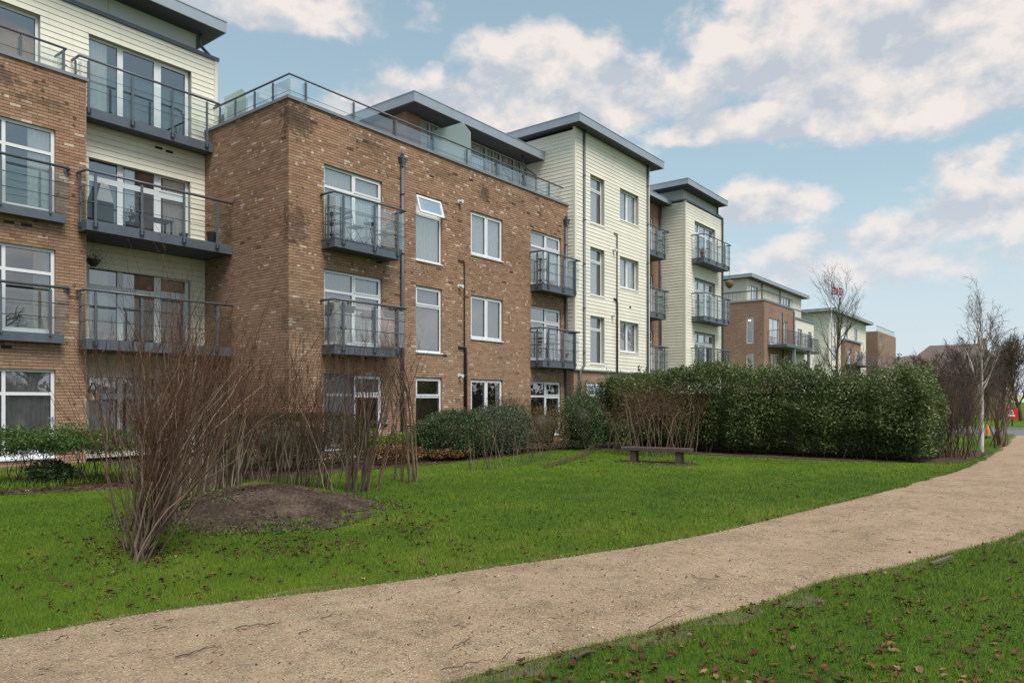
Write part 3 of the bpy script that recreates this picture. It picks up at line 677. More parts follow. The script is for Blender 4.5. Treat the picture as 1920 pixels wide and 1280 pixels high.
    # room behind
    m7 = MB(); A, B, C_, E_ = a - .25, b + .25, c - .02, e + .12; D0, D1 = g - .002, g - 1.6
    for q in (((A, D0, C_), (A, D1, C_), (A, D1, E_), (A, D0, E_)), ((B, D0, C_), (B, D0, E_), (B, D1, E_), (B, D1, C_)), ((A, D1, C_), (B, D1, C_), (B, D1, E_), (A, D1, E_)), ((A, D0, E_), (A, D1, E_), (B, D1, E_), (B, D0, E_)), ((A, D0, C_), (B, D0, C_), (B, D1, C_), (A, D1, C_))):
        m7.quad(*[P3(ax, pl, *t_) for t_ in q])
    m7.build('room', 'interior', win)
    cd = g - .015
    if cover:
        m8 = MB(); kind = cover[0]; W = b - a
        if kind == 'vblind': wavy(m8, ax, pl, cd, a + .03, b - .03, c + .06, e - .03, .1, .012, True); m8.build('blind', cover[1], win)
        elif kind == 'curtain':
            for s0, s1 in cover[2]: m8 = MB(); wavy(m8, ax, pl, cd, a + W * s0, a + W * s1, c + .03, e - .02, .11, .028); m8.build('curtain', cover[1], win)
        elif kind == 'roller': bx(m8, ax, pl, a + .04, b - .04, cd, cd - .01, e - (e - c) * cover[2], e - .02); bx(m8, ax, pl, a + .04, b - .04, cd + .012, cd - .022, e - (e - c) * cover[2] - .03, e - (e - c) * cover[2]); m8.build('blind', cover[1], win)
        elif kind == 'venetian':
            z = e - .05
            while z > e - (e - c) * cover[2]: bx(m8, ax, pl, a + .06, b - .06, cd, cd - .035, z, z + .005); z -= .032
            bx(m8, ax, pl, a + .06, b - .06, cd + .01, cd - .04, z - .06, z); m8.build('blind', cover[1], win)
    return win
def panel_seg(mb, p, q, inset, z0, z1, th=.012):
    p = Vector((p[0], p[1], 0)); q = Vector((q[0], q[1], 0)); t = (q - p).normalized(); n = Vector((-t.y, t.x, 0))
    a = p + n * inset; b = q + n * inset; o = n * th
    mb.prism([(a.x, a.y, z0), (b.x, b.y, z0), (b.x, b.y, z1), (a.x, a.y, z1)], o)
def railing(part, path, z0, hr, rods, posts, glass, post_drop=.14, inset=.05, rail_r=.034, bracket=True, gmat='balustrade', rail_sub=True, ext=0.0, ext0=0.0, post_top=.06):
    """path runs so that the inside lies on its left; posts: list of (segment index, distance along it)"""
    pv = [Vector((x, y, 0)) for x, y in path]
    rp = [Vector((p.x, p.y, z0 + hr)) for p in pv]
    if rail_sub: MB().tube(rp, rail_r, 8).build('handrail', 'metal_grey', part)
    for i, rz in enumerate(rods): MB().tube([(p.x, p.y, z0 + rz) for p in pv], .0065, 5).build('rail_rod', 'metal_dark', part)
    cuts = {i: [] for i in range(len(pv) - 1)}
    for si, dist in posts:
        a, b = pv[si], pv[si + 1]; t = (b - a).normalized(); n = Vector((-t.y, t.x, 0)); c = a + t * dist; cuts[si].append(dist)
        mb = MB(); hw = .028; w0 = c - t * hw - n * .012; w1 = c + t * hw - n * .012
        mb.prism([(w0.x, w0.y, z0 - post_drop), (w1.x, w1.y, z0 - post_drop), (w1.x, w1.y, z0 + hr - post_top), (w0.x, w0.y, z0 + hr - post_top)], n * .036)
        cc = c + n * .006; mb.tube([(cc.x, cc.y, z0 + hr - post_top), (cc.x, cc.y, z0 + hr - rail_r * .6)], .009, 5)
        for rz in rods:
            for sg in (-1, 1): e0 = c + t * sg * .03; e1 = c + t * sg * .075; mb.tube([(e0.x, e0.y, z0 + rz), (e1.x, e1.y, z0 + rz)], .014, 6)
        mb.build('post', 'metal_grey', part)
        if bracket:
            m2 = MB(); 
            for sg in (-.04, .04):
                for dz in (-.045, .045): e0 = c + t * sg - n * .012; e1 = c + t * sg - n * .034; zz = z0 - post_drop + .03 + dz; m2.tube([(e0.x, e0.y, zz), (e1.x, e1.y, zz)], .013, 6)
            e0 = c - t * .055 - n * .010; e1 = c + t * .055 - n * .010; zc = z0 - post_drop + .03
            m2.prism([(e0.x, e0.y, zc - .06), (e1.x, e1.y, zc - .06), (e1.x, e1.y, zc + .06), (e0.x, e0.y, zc + .06)], n * .008); m2.build('bracket', 'metal_dark', part)
    for i in range(len(pv) - 1):
        a, b = pv[i], pv[i + 1]; L = (b - a).length; t = (b - a) / L; cs = [0.0] + sorted(cuts[i]) + [L]
        if len(cs) > 3 and cs[1] < .25: cs = [0.0] + cs[2:]
        if len(cs) > 3 and L - cs[-2] < .25: cs = cs[:-2] + [L]
        for p, q in zip(cs, cs[1:]):
            if q - p < .08: continue
            mb = MB(); s = a + t * (p + .012); e = a + t * (q - .012); panel_seg(mb, s, e, inset, z0 + glass[0], z0 + glass[1]); mb.build('glass_panel', gmat, part)
def balcony(bld, u0, u1, pl, proj, zt, front_posts, rext=.0, lext=.0, hr=1.2, th=.25, side_post=True):
    mb = MB().box(u0, u1, pl - proj, pl - .002, zt - th, zt)
    mb.box(u0 - .012, u1 + .012, pl - proj - .012, pl - .004, zt - th - .002, zt - th + .02); mb.box(u0 - .012, u1 + .012, pl - proj - .012, pl - .004, zt - .022, zt + .002)
    bal = mb.build('balcony', 'metal_grey', bld)
    MB().box(u0 + .02, u1 - .02, pl - proj + .02, pl - .01, zt - th - .008, zt - th - .0025).build('underside', 'soffit_shaded', bal)
    x0, x1, yf = u0 - .03 - lext, u1 + .03 + rext, pl - proj - .035
    posts = [(1, u - x0) for u in front_posts] + ([(0, proj * .55), (2, proj * .45)] if side_post else [])
    railing(bal, [(x0, pl - .02), (x0, yf), (x1, yf), (x1, pl - .02)], zt, hr, (.44, .81), posts, (.05, 1.10), inset=.05)
    return bal
def roof(bld, x0, x1, y0, y1, z0, z1, seam=2.4, ends=(True, True), name='roof'):
    core = MB().box(x0 + .01, x1 - .01, y0 + .01, y1, z0 + .006, z1 - .02).build(name, 'soffit_shaded', bld)
    def strip(n, f):
        for i in range(n): f(i)
    L = x1 - x0; n = max(1, round(L / seam))
    for i in range(n):
        a = x0 + L * i / n + (.003 if i else 0); b = x0 + L * (i + 1) / n - (.003 if i < n - 1 else 0); MB().box(a, b, y0, y0 + .03, z0, z1 - .025).build('fascia_panel', 'zinc', core)
    W = y1 - y0; n = max(1, round(W / seam))
    for xe, on, s in ((x0, ends[0], 1), (x1, ends[1], -1)):
        if not on: continue
        for i in range(n):
            a = y0 + .031 + (W - .031) * i / n + .003; b = y0 + .031 + (W - .031) * (i + 1) / n - .003; MB().box(xe, xe + s * .03, a, b, z0, z1 - .025).build('fascia_panel', 'zinc', core)
    MB().box(x0 - .015, x1 + .015, y0 - .015, y1, z1 - .024, z1).build('roof_edge', 'zinc', core)
    return core
def downpipe(bld, pts, r_=.045, mat='pipe', clips=True):
    p = MB().tube(pts, r_, 8).build('downpipe', mat, bld)
    if clips:
        a, b = Vector(pts[0]), Vector(pts[-1]); z = min(a.z, b.z) + .6
        mid = pts[len(pts) // 2]
        for (p0, p1) in zip(pts, pts[1:]):
            if abs(p0[0] - p1[0]) < .01 and abs(p0[1] - p1[1]) < .01:
                lo, hi = sorted((p0[2], p1[2])); q = lo + .5
                while q < hi - .2: MB().tube([(p0[0], p0[1], q), (p0[0], p0[1], q + .05)], r_ * 1.25, 8).build('pipe_clip', mat, p); q += 1.8
    return p
def hopper(bld, x, y, z):
    mb = MB(); c = (x, y, z)
    def rect(w, d, zz): return [(x - w, y - d, zz), (x + w, y - d, zz), (x + w, y + d, zz), (x - w, y + d, zz)]
    r1, r2, r3 = rect(.055, .05, z - .18), rect(.125, .085, z), rect(.135, .095, z + .05)
    for lo, hi in ((r1, r2),): mb.add(lo + hi, [(0, 1, 5, 4), (1, 2, 6, 5), (2, 3, 7, 6), (3, 0, 4, 7), (3, 2, 1, 0), (4, 5, 6, 7)])
    mb.box(x - .135, x + .135, y - .095, y + .085, z + .001, z + .05); mb.box(x - .06, x + .06, y - .055, y + .05, z - .25, z - .181); mb.tube([(x, y, z + .05), (x, y, z + .24)], .045, 8)
    return mb.build('hopper_head', 'pipe', bld)
def vent(bld, x, y, z):
    mb = MB(); mb.tube([(x, y + .01, z), (x, y - .03, z)], .075, 12); mb.tube([(x, y - .03, z), (x, y - .14, z + .0)], .05, 10); mb.tube([(x, y - .14, z), (x, y - .17, z)], .062, 10); return mb.build('flue_vent', 'vent_white', bld)

# ------------------------------------------------------------------ the near apartment block
BLD = thing('apartment_building', (18, 20, 0), 'long brown brick and cream boarded apartment block with grey glass balconies beside the lawn', 'building')
YF, X0, XT = 16.0, 11.21, 24.36
HD = [2.315, 5.165, 8.015]            # window heads
FL = [.25, 3.10, 5.95]                # sills of the full height openings
# --- middle brick wing, front
A = (12.34, 14.43); Bw = (15.81, 16.99); Cw = (18.40, 20.14); Dw = (21.82, 23.86)
ops = []
for i in range(3):
    ops += [(A[0], A[1], FL[i], HD[i]), (Bw[0], Bw[1], FL[i], HD[i]), (Cw[0], Cw[1], HD[i] - 1.48, HD[i]), (Dw[0], Dw[1], FL[i], HD[i])]
brick_wall(BLD, 'Y', YF, X0, XT - .005, 0, 9.42, ops)
vb = lambda m='fabric_white': ('vblind', m)
cA = [('curtain', 'fabric_grey', [(.02, .5), (.5, .98)]), vb('fabric_grey'), vb('fabric_white')]
for i in range(3):
    window(BLD, 'Y', YF, *A, FL[i], HD[i], (.5,), .56, cover=cA[i] if i else ('roller', 'fabric_grey', .28), name='balcony_door', sash=(1,), sill=(i == 0), tall_bottom=.06)
    window(BLD, 'Y', YF, *Bw, FL[i], HD[i], (), .60, cover=(('venetian', 'fabric_beige', .66), ('roller', 'fabric_grey', .93), vb())[i], sash=((0, 1),) if i < 2 else (), open_top=(i == 2))
    window(BLD, 'Y', YF, *Cw, HD[i] - 1.48, HD[i], (.5,), None, cover=(('curtain', 'fabric_white', [(.03, .12), (.86, .97)]), vb('fabric_grey'), vb())[i], sash=(0, 1))
    window(BLD, 'Y', YF, *Dw, FL[i], HD[i], (.5,), .56, cover=(None, vb('fabric_grey'), ('curtain', 'fabric_white', [(.02, .46), (.52, .98)]))[i], name='balcony_door', sash=(1,), sill=(i == 0), tall_bottom=.06)
# insect screen over the ground floor door leaf
mb = MB(); u0, u1 = A[0] + .01, A[0] + 1.05
for q in ((u0, u1, HD[0] - .09, HD[0] - .01), (u0, u0 + .06, FL[0] + .02, HD[0] - .09), (u1 - .06, u1, FL[0] + .02, HD[0] - .09), (u0 + .06, u1 - .06, FL[0] + .02, FL[0] + .08)): bx(mb, 'Y', YF, q[0], q[1], -.02, -.05, q[2], q[3])
scr = mb.build('insect_screen', 'metal_grey', BLD)
MB().quad((u0 + .06, YF + .035, FL[0] + .08), (u1 - .06, YF + .035, FL[0] + .08), (u1 - .06, YF + .035, HD[0] - .09), (u0 + .06, YF + .035, HD[0] - .09)).build('screen_mesh', 'insect_mesh', scr)
# --- its side wall
brick_wall(BLD, 'X', X0, YF + .031, 20.1, 0, 9.42, [], ustart=.08)
# --- coping and flat roof
MB().box(X0 - .05, XT - .006, YF - .05, YF + .33, 9.421, 9.50).box(X0 - .05, X0 + .33, YF + .3301, 20.05, 9.421, 9.50).build('coping', 'coping', BLD)
MB().box(X0 + .33, XT, YF + .33, 26, 9.30, 9.41).build('roof_deck', 'concrete', BLD)
tr = MB().tube([(X0 + .07, 19.75, 10.10), (X0 + .07, YF + .07, 10.10), (XT - .25, YF + .07, 10.10)], .03, 8).build('terrace_railing', 'metal_grey', BLD)
np_ = [11.75 - X0 - .07 + .05 + i * 1.62 for i in range(8)]
railing(tr, [(X0 + .07, 19.75), (X0 + .07, YF + .07), (XT - .25, YF + .07)], 9.50, .60, (.17,), [(0, .35), (0, 1.15), (0, 2.1), (0, 2.95)] + [(1, d) for d in np_ if d < XT - X0 - .4], (.03, .52), post_drop=0, bracket=False, rail_sub=False)
mb = MB(); mb.prism([(X0 + .5, 19.9, 9.5), (X0 + .5, 18.75, 9.5), (X0 + .5, 18.75, 10.45), (X0 + .5, 18.95, 10.62), (X0 + .5, 19.9, 10.6)], (.02, 0, 0)); mb.build('privacy_screen', 'frosted', BLD)
# privacy screen in front of the penthouse
mb = MB(); mb.prism([(18.6, 16.2, 9.5), (18.6, 18.0, 9.5), (18.6, 18.0, 11.2), (18.6, 16.55, 11.18), (18.6, 16.2, 10.75)], (.02, 0, 0)); mb.build('privacy_screen', 'frosted', BLD)
# --- penthouse set back on the terrace
YP = 18.0
MB().box(17.3, 18.0, YP - .02, YP + 3, 9.41, 11.5).build('brick_pier', 'brick_far', BLD)
bays = 7; bw = (XT - .05 - 18.02) / bays
for i in range(bays):
    a = 18.02 + i * bw
    window(BLD, 'Y', YP, a, a + bw, 9.6, 11.48, (.5,) if i % 2 == 0 else (), .50, recess=.02, mat='frame_grey' , sill=False, cover=('vblind', 'fabric_white') if i not in (3, 6) else ('roller', 'fabric_white', .72), name='penthouse_window', fw=.05, mw=.06)
MB().box(17.99, XT, YP - .01, YP + .2, 9.41, 9.598).build('plinth', 'frame_grey', BLD)
roof(BLD, 16.85, XT - .004, 17.13, 23, 11.50, 11.84, ends=(True, False))
downpipe(BLD, [(23.4, 17.55, 11.5), (23.4, 17.55, 11.15), (24.1, 17.4, 10.85), (24.1, 17.4, 9.45)], .045)
# chimney-like brick block and grey roof behind on the left
MB().box(12.3, 16.2, 20.3, 23.5, 9.41, 10.55).build('plant_room', 'zinc', BLD)
# --- left brick wing
YL = 19.1
lops = [(4.83, 6.91, FL[i], HD[i] + .02) for i in range(3)]
brick_wall(BLD, 'Y', YL, 2.0, 7.59, 0, 9.42, lops, ustart=.03)
brick_wall(BLD, 'X', 7.60, 0, 0, 0, 0, []) if False else None
for i in range(3):
    window(BLD, 'Y', YL, 4.83, 6.91, FL[i], HD[i] + .02, (.5,), .58, cover=(vb('fabric_grey'), ('curtain', 'fabric_beige', [(.04, .2), (.80, .97)]), ('curtain', 'fabric_white', [(.02, .2), (.74, .98)]))[i], name='balcony_door', sash=(), tall_bottom=.10, handle=(6.86, 1.15) if i == 0 else None, fw=.075)
MB().box(7.55, 7.588, YL + .001, 20.1, 0, 9.42).build('return_wall', 'brick_far', BLD)
MB().box(2.0, 7.63, YL - .04, YL + .30, 9.421, 9.50).build('coping', 'coping', BLD)
MB().box(2.0, 7.59, YL + .30, 20.1, 9.30, 9.41).build('roof_deck', 'concrete', BLD)
tr = MB().tube([(2.0, YL + .1, 10.09), (7.17, YL + .1, 10.09), (7.17, YL + .75, 10.09)], .03, 8).build('terrace_railing', 'metal_grey', BLD)
railing(tr, [(2.0, YL + .1), (7.17, YL + .1), (7.17, YL + .75)], 9.50, .59, (.20,), [(0, 1.3), (0, 2.6), (0, 4.22), (0, 5.12)], (.03, .50), post_drop=0, bracket=False, rail_sub=False)
for zt, w in ((FL[2] + .07, 7.06), (FL[1] + .06, 7.02)):
    mb = MB().box(2.0, w, YL - .20, YL - .002, zt - .21, zt); bal = mb.build('balcony', 'metal_grey', BLD)
    railing(bal, [(2.0, YL - .23), (7.1, YL - .23)], zt, 1.10, (.38, .72), [(0, 2.0), (0, 3.72), (0, 4.72)], (.05, 1.0), post_drop=.05, bracket=False, inset=.05)
    mb = MB(); mb.tube([(7.1, YL - .23, zt + 1.10), (7.14, YL - .2, zt + 1.10), (7.15, YL - .04, zt + 1.10)], .027, 8); mb.tube([(7.15, YL - .035, zt + 1.10), (7.15, YL - .002, zt + 1.10)], .075, 12); mb.build('rail_flange', 'metal_grey', bal)
for x, z in ((5.85, 5.62), (5.8, 2.78), (6.2, 5.62), ): MB().box(x, x + .21, YL - .004, YL + .01, z, z + .065).build('air_brick', 'air_brick', BLD)
# --- recessed bay between the wings (cream boards, balconies)
YC = 20.1
rops3 = [(8.04, 10.80, 8.90, 11.10), (4.9, 6.93, 9.45, 11.08)]
clad_wall(BLD, 'Y', YC, 2.0, 11.5, 9.0, 11.68, rops3, .16)
rops = [(8.04, 10.77, FL[0], HD[0] - .05), (8.04, 10.77, FL[1], HD[1] - .05), (8.04, 10.77, FL[2], HD[2] - .05)]
clad_wall(BLD, 'Y', YC, 7.59, X0 - .002, .1, 9.0, rops, .16)
MB().box(11.5, 11.60, YC - .03, YC + .06, 9.41, 11.68).build('corner_board', 'trim_cream', BLD)
MB().box(11.56, 11.595, YC + .061, 24, 9.41, 11.68).build('end_wall', 'trim_cream', BLD)
MB().box(2.0, 11.64, YC - .06, YC + .35, 11.681, 11.78).build('cap_flashing', 'metal_grey', BLD)
for a, b in ((2.0, 5.9), (5.91, 8.6), (8.61, 11.05)): MB().box(a, b, YC + .2, YC + .3, 11.781, 12.36).build('clerestory_panel', 'zinc_light', BLD)
MB().box(11.02, 11.05, YC + .3, 24, 11.781, 12.36).build('clerestory_end', 'zinc_light', BLD)
roof(BLD, -1.0, 11.55, 19.5, 25.5, 12.33, 12.66)
downpipe(BLD, [(11.12, YC + .1, 12.35), (11.12, YC + .1, 12.02), (11.45, YC + .15, 11.85), (11.55, YC + .3, 11.80)], .05, clips=False)
cv = [('curtain', 'fabric_white', [(.01, .30), (.37, .62)]), ('curtain', 'fabric_beige', [(.02, .20), (.73, .95)]), ('curtain', 'fabric_white', [(.36, .46), (.74, .96)]), ('curtain', 'fabric_white', [(.01, .19)])]
lv = [(FL[0], HD[0] - .05), (FL[1], HD[1] - .05), (FL[2], HD[2] - .05), (8.90, 11.10)]
for i, (c, e) in enumerate(lv):
    window(BLD, 'Y', YC, 8.04, 10.78, c, e, (.305, .665), .56 if i < 3 else None, recess=.13, cover=cv[i], name='balcony_door', sash=(2,), sill=False, mw=.15, handle=(10.62, c + 1.0))
window(BLD, 'Y', YC, 4.9, 6.93, 9.45, 11.08, (.5,), None, recess=.13, cover=('curtain', 'fabric_white', [(.02, .14)]), name='balcony_door', sill=False)
for x, z in ((9.75, 8.6), (10.05, 8.57)): MB().box(x, x + .20, YC - .028, YC, z, z + .06).build('air_vent', 'air_brick', BLD)
for k, (yf, zt, xl) in enumerate(((18.62, FL[1] - .02, 7.40), (18.62, FL[2] - .01, 7.40), (19.63, 9.02, 7.72))):
    poly = [(xl, yf), (X0 - .01, yf), (X0 - .01, YC - .03), (7.61, YC - .03), (7.61, min(YL, 19.09) if yf < YL else yf + .01), (xl, YL - .01 if yf < YL else yf + .01)]
    if yf > YL: poly = [(xl, yf), (X0 - .01, yf), (X0 - .01, YC - .03), (xl, YC - .03)]
    mb = MB(); mb.prism([(x, y, zt - .25) for x, y in poly], (0, 0, .25)); bal = mb.build('balcony', 'metal_grey', BLD)
    mb = MB(); mb.prism([(x + (.02 if x < 9 else -.02), y + (.02 if y < 19.7 else -.02), zt - .258) for x, y in poly], (0, 0, .005)); mb.build('underside', 'soffit_shaded', bal)
    if k < 2: railing(bal, [(xl - .03, YL - .03), (xl - .03, yf - .035), (X0 - .02, yf - .035)], zt, 1.17, (.43, .80), [(0, .16), (1, .22), (1, 1.32), (1, 2.42), (1, 3.36)], (.05, 1.08), inset=.05)
    else: railing(bal, [(xl - .1, YC - .06), (xl - .1, yf - .035), (X0 + .16, yf - .035), (X0 + .16, yf - .03 + .2)], zt, 1.20, (.46, .82), [(0, .2), (1, .22), (1, 1.30), (1, 2.38), (1, 3.38)], (.05, 1.10), inset=.05)
# --- cream boarded tower
YT, XR = 15.67, 30.80
tops = []; nw = (25.52, 26.67); ww = (28.0, 29.74); THD = [5.15, 8.0, 10.98]
for e in THD: tops += [(nw[0], nw[1], e - 2.04, e), (ww[0], ww[1], e - 1.42, e)]
clad_wall(BLD, 'Y', YT, XT + .09, XR - .09, 2.86, 12.46, tops, .2)
clad_wall(BLD, 'X', XT, YT + .09, 21, 2.86, 12.46, [])
MB().box(XT - .02, XT + .089, YT - .022, YT + .089, 2.86, 12.56).build('corner_board', 'trim_cream', BLD)
MB().box(XR - .089, XR + .02, YT - .022, YT + .089, 2.86, 12.56).build('corner_board', 'trim_cream', BLD)
MB().box(XR - .02, XR, YT + .09, 21, 2.86, 12.56).build('end_wall', 'trim_cream', BLD)
MB().box(XT, XR, YT + .02, YT + .09, 12.461, 12.56).build('frieze', 'trim_cream', BLD)
for k, e in enumerate(THD):
    window(BLD, 'Y', YT, *nw, e - 2.04, e, (), .60, recess=.15, cover=('curtain', 'fabric_grey' if k == 0 else 'fabric_white', [(.02, .72)]), sash=((0, 1),))
    window(BLD, 'Y', YT, *ww, e - 1.42, e, (.5,), None, recess=.15, cover=vb('fabric_white' if k else 'fabric_grey'), sash=(0, 1))
MB().box(XT - .03, XR + .03, YT - .04, YT + .05, 2.80, 2.858).build('drip_flashing', 'coping', BLD)
gop = [(25.3, 26.5, 1.15, 2.30), (28.0, 29.7, .9, 2.3)]
backing(BLD, 'brick_wall', 'brick_far', 'Y', YT + .05, XT, XR, 0, 2.80, gop, 0, .16, 'brick_far'); MB().box(XT, XT + .02, YT + .051, YF + .2, 0, 2.8).build('brick_return', 'brick_far', BLD)
window(BLD, 'Y', YT + .05, *gop[0], (), .55, cover=vb(), open_top=True); window(BLD, 'Y', YT + .05, *gop[1], (.5,), None, cover=vb())
roof(BLD, 23.95, 31.42, 15.19, 21, 12.56, 12.89)
downpipe(BLD, [(24.97, YT - .07, 12.56), (24.97, YT - .07, 3.02), (24.66, YT - .07, 2.75), (24.66, YT - .05, .2)], .05)
downpipe(BLD, [(30.55, YT - .07, 12.56), (30.55, YT - .07, .3)], .05)
downpipe(BLD, [(27.45, YT - .04, 8.85), (27.68, YT - .05, 8.85), (27.68, YT - .05, .3)], .028, 'pipe_brown')
downpipe(BLD, [(27.42, YT - .04, 6.0), (27.62, YT - .06, 6.0), (27.66, YT - .07, 5.8), (27.66, YT - .07, .3)], .042, 'pipe_brown')
vent(BLD, 27.4, YT - .02, 8.1); vent(BLD, 27.3, YT - .02, 5.25); MB().box(28.85, 29.0, YT - .03, YT, 5.75, 5.82).build('air_vent', 'air_brick', BLD)
# --- pipes on the brick wing
downpipe(BLD, [(15.18, YF - .07, 8.75), (15.18, YF - .07, .1)], .058); hopper(BLD, 15.18, YF - .08, 8.88)
downpipe(BLD, [(24.13, YF - .07, 8.65), (24.13, YF - .07, .1)], .058); hopper(BLD, 24.13, YF - .08, 8.80)
downpipe(BLD, [(17.75, YF - .03, 6.24), (18.0, YF - .04, 6.24), (18.03, YF - .04, 6.1), (18.03, YF - .04, .1)], .022, 'pipe_brown')
downpipe(BLD, [(17.75, YF - .03, 3.36), (18.06, YF - .05, 3.36), (18.09, YF - .06, 3.2), (18.09, YF - .06, .1)], .042, 'pipe_brown')
for z in (8.16, 5.36, 2.40): vent(BLD, 17.80, YF, z)
for x, z in ((16.4, 8.66), (18.3, 9.0), (14.2, 5.6), (20.5, 6.2), (17.0, 3.0), (12.6, 2.78), (13.7, 2.8)): MB().box(x, x + .21, YF - .004, YF + .01, z, z + .065).build('air_brick', 'air_brick', BLD)
# --- balconies of the brick wing
for zt, h_ in ((FL[2] - .01, 1.2), (FL[1] - .01, 1.2)):
    balcony(BLD, 12.25, 14.61, YF, .56, zt, (12.52, 13.62, 14.5), rext=.16)
    balcony(BLD, 21.80, 24.08, YF, .56, zt, (22.15, 23.15, 24.0), rext=.2)
# --- recess and second cream bay
X2, X3 = 34.86, 39.76
backing(BLD, 'brick_wall', 'brick_far', 'Y', 17.02, XR, X2, 0, 11.75, [(31.5, 33.9, 9.0, 11.0), (31.5, 33.9, 5.95, 8.0), (31.5, 33.9, 3.1, 5.15)], 0, .15, 'brick_far')
for c, e in ((9.0, 11.0), (5.95, 8.0), (3.1, 5.15)): window(BLD, 'Y', 17.02, 31.5, 33.9, c, e, (.5,), .55, cover=('curtain', 'fabric_white', [(.02, .3), (.7, .98)]), name='balcony_door', sill=False)
for zt in (8.98, 5.93, 3.08): balcony(BLD, 31.2, 33.75, 17.02, .80, zt, (31.7, 32.7, 33.55), rext=.2)
roof(BLD, XR + .03, X2 - .02 , 16.4, 20, 11.76, 12.0, ends=(False, False), name='canopy_roof')
downpipe(BLD, [(34.55, 16.9, 11.7), (34.55, 16.9, .3)], .06)
RH = [5.2, 8.04, 11.1]; r2 = [(36.0, 38.8, e - 2.06, e) for e in RH]
clad_wall(BLD, 'Y', YT, X2 + .09, X3 - .09, .3, 11.86, r2, .2); clad_wall(BLD, 'X', X2, YT + .09, 20, .3, 11.86, [])
MB().box(X2 - .02, X2 + .089, YT - .022, YT + .089, .3, 11.9).build('corner_board', 'trim_cream', BLD); MB().box(X3 - .089, X3 + .02, YT - .022, YT + .089, .3, 11.9).build('corner_board', 'trim_cream', BLD)
MB().box(X3 - .02, X3, YT + .09, 20, .3, 11.9).build('end_wall', 'trim_cream', BLD)
MB().box(X2 - .05, X3 + .05, YT - .05, YT + .35, 11.901, 11.98).build('cap_flashing', 'metal_grey', BLD); MB().box(X2 - .05, X2 + .25, YT + .351, 20, 11.901, 11.98).build('cap_flashing', 'metal_grey', BLD)
MB().box(X2 + .15, X3 - .25, YT + .2, YT + .3, 11.981, 12.6).build('clerestory_panel', 'zinc_light', BLD); MB().box(X2 + .15, X2 + .25, YT + .301, 20, 11.981, 12.6).build('clerestory_panel', 'zinc_light', BLD)
roof(BLD, 34.15, 39.55, 15.22, 20, 12.53, 12.82)
for c, e in [(q[2], q[3]) for q in r2]: window(BLD, 'Y', YT, 36.0, 38.8, c, e, (.30, .63), .56, recess=.15, cover=('curtain', 'fabric_white', [(.02, .3), (.36, .6)]), name='balcony_door', sash=(2,), sill=False, mw=.12)
for zt in (9.02, 5.98, 3.12): balcony(BLD, 35.6, 39.1, YT, .70, zt, (36.2, 37.3, 38.3, 39.0), rext=.1)
downpipe(BLD, [(39.4, YT + .1, 12.5), (39.4, YT + .1, 12.1), (39.7, YT - .08, 11.9), (39.7, YT - .08, .3)], .06)
# unseen cores added to keep daylight out of the hollow blocks
MB().box(12.2, 24, 20.2, 26, 0, 9.3).build('blocking_core', 'brick_far', BLD); MB().box(XT + .1, XR - .1, 20.9, 21, 0, 12.5).build('blocking_core', 'trim_cream', BLD); MB().box(X2 + .1, X3 - .1, 19.9, 20, 0, 12.5).build('blocking_core', 'trim_cream', BLD)
flush_pieces(BLD)

# ------------------------------------------------------------------ far buildings
def simple_block(bld, x0, x1, y0, y1, z1, mat, ops_front=(), ops_side=(), rev='brick_far', z0=0):
    backing(bld, 'wall', mat, 'Y', y0, x0, x1, z0, z1, list(ops_front), 0, .12, rev); backing(bld, 'wall', mat, 'X', x0, y0, y1, z0, z1, list(ops_side), 0, .12, rev)
    MB().box(x0 + .3, x1, y0 + 2.2, y1, z0, z1 - .01).box(x0 + 2.2, x1, y0 + .3, y0 + 2.19, z1 - .2, z1 - .01).build('core', mat, bld)
def bar_railing(part, path, z0, hr=1.1, step=.13):
    mb = MB(); mb.tube([(x, y, z0 + hr) for x, y in path], .025, 5); mb.tube([(x, y, z0 + .08) for x, y in path], .018, 5)
    for a, b in zip(path, path[1:]):
        L = math.dist(a, b); n = int(L / step)
        for i in range(n + 1):
            t = i / max(n, 1); x = a[0] + (b[0] - a[0]) * t; y = a[1] + (b[1] - a[1]) * t; mb.box(x - .008, x + .008, y - .008, y + .008, z0 + .08, z0 + hr)
    return tag(mb.build('railing', 'metal_grey', part), kind='stuff')
FB = thing('apartment_building', (64, 22, 0), 'brick block with a cream penthouse and a wraparound corner balcony beyond the hedge', 'building')
fx, fy = 56.81, 18.94
fop = [(58.0, 60.6, 6.1, 8.2), (61.9, 62.7, 6.3, 8.22), (58.3, 60.6, 3.2, 5.33), (61.9, 62.7, 3.4, 5.33), (58.3, 60.6, .3, 2.4)]
fos = [(19.77, 20.36, 6.1, 8.23), (19.77, 20.36, 3.25, 5.35), (19.77, 20.36, .5, 2.4)]
simple_block(FB, fx, 64.5, fy, 26, 9.42, 'brick_far', fop, fos)
for o in fop: window(FB, 'Y', fy, *o, (.5,) if o[1] - o[0] > 1 else (), None, cover=('vblind', 'fabric_white'), sill=False)
for i, o in enumerate(fos):
    window(FB, 'X', fx, *o, (), None, cover=('curtain', 'fabric_grey', [(.05, .3)]), sill=False)
for z, y in ((8.0, 20.25), (7.65, 19.95), (4.25, 20.0)):
    MB().lathe((fx + .45, y, z), [(.02, .05), (.10, .02), (.11, -.05), (.03, -.08)], 8).build('ceiling_lamp', 'warm_lamp', FB)
MB().box(fx - .05, 64.52, fy - .05, fy + .3, 9.421, 9.52).box(fx - .05, fx + .3, fy + .301, 26, 9.421, 9.52).build('coping', 'coping', FB)
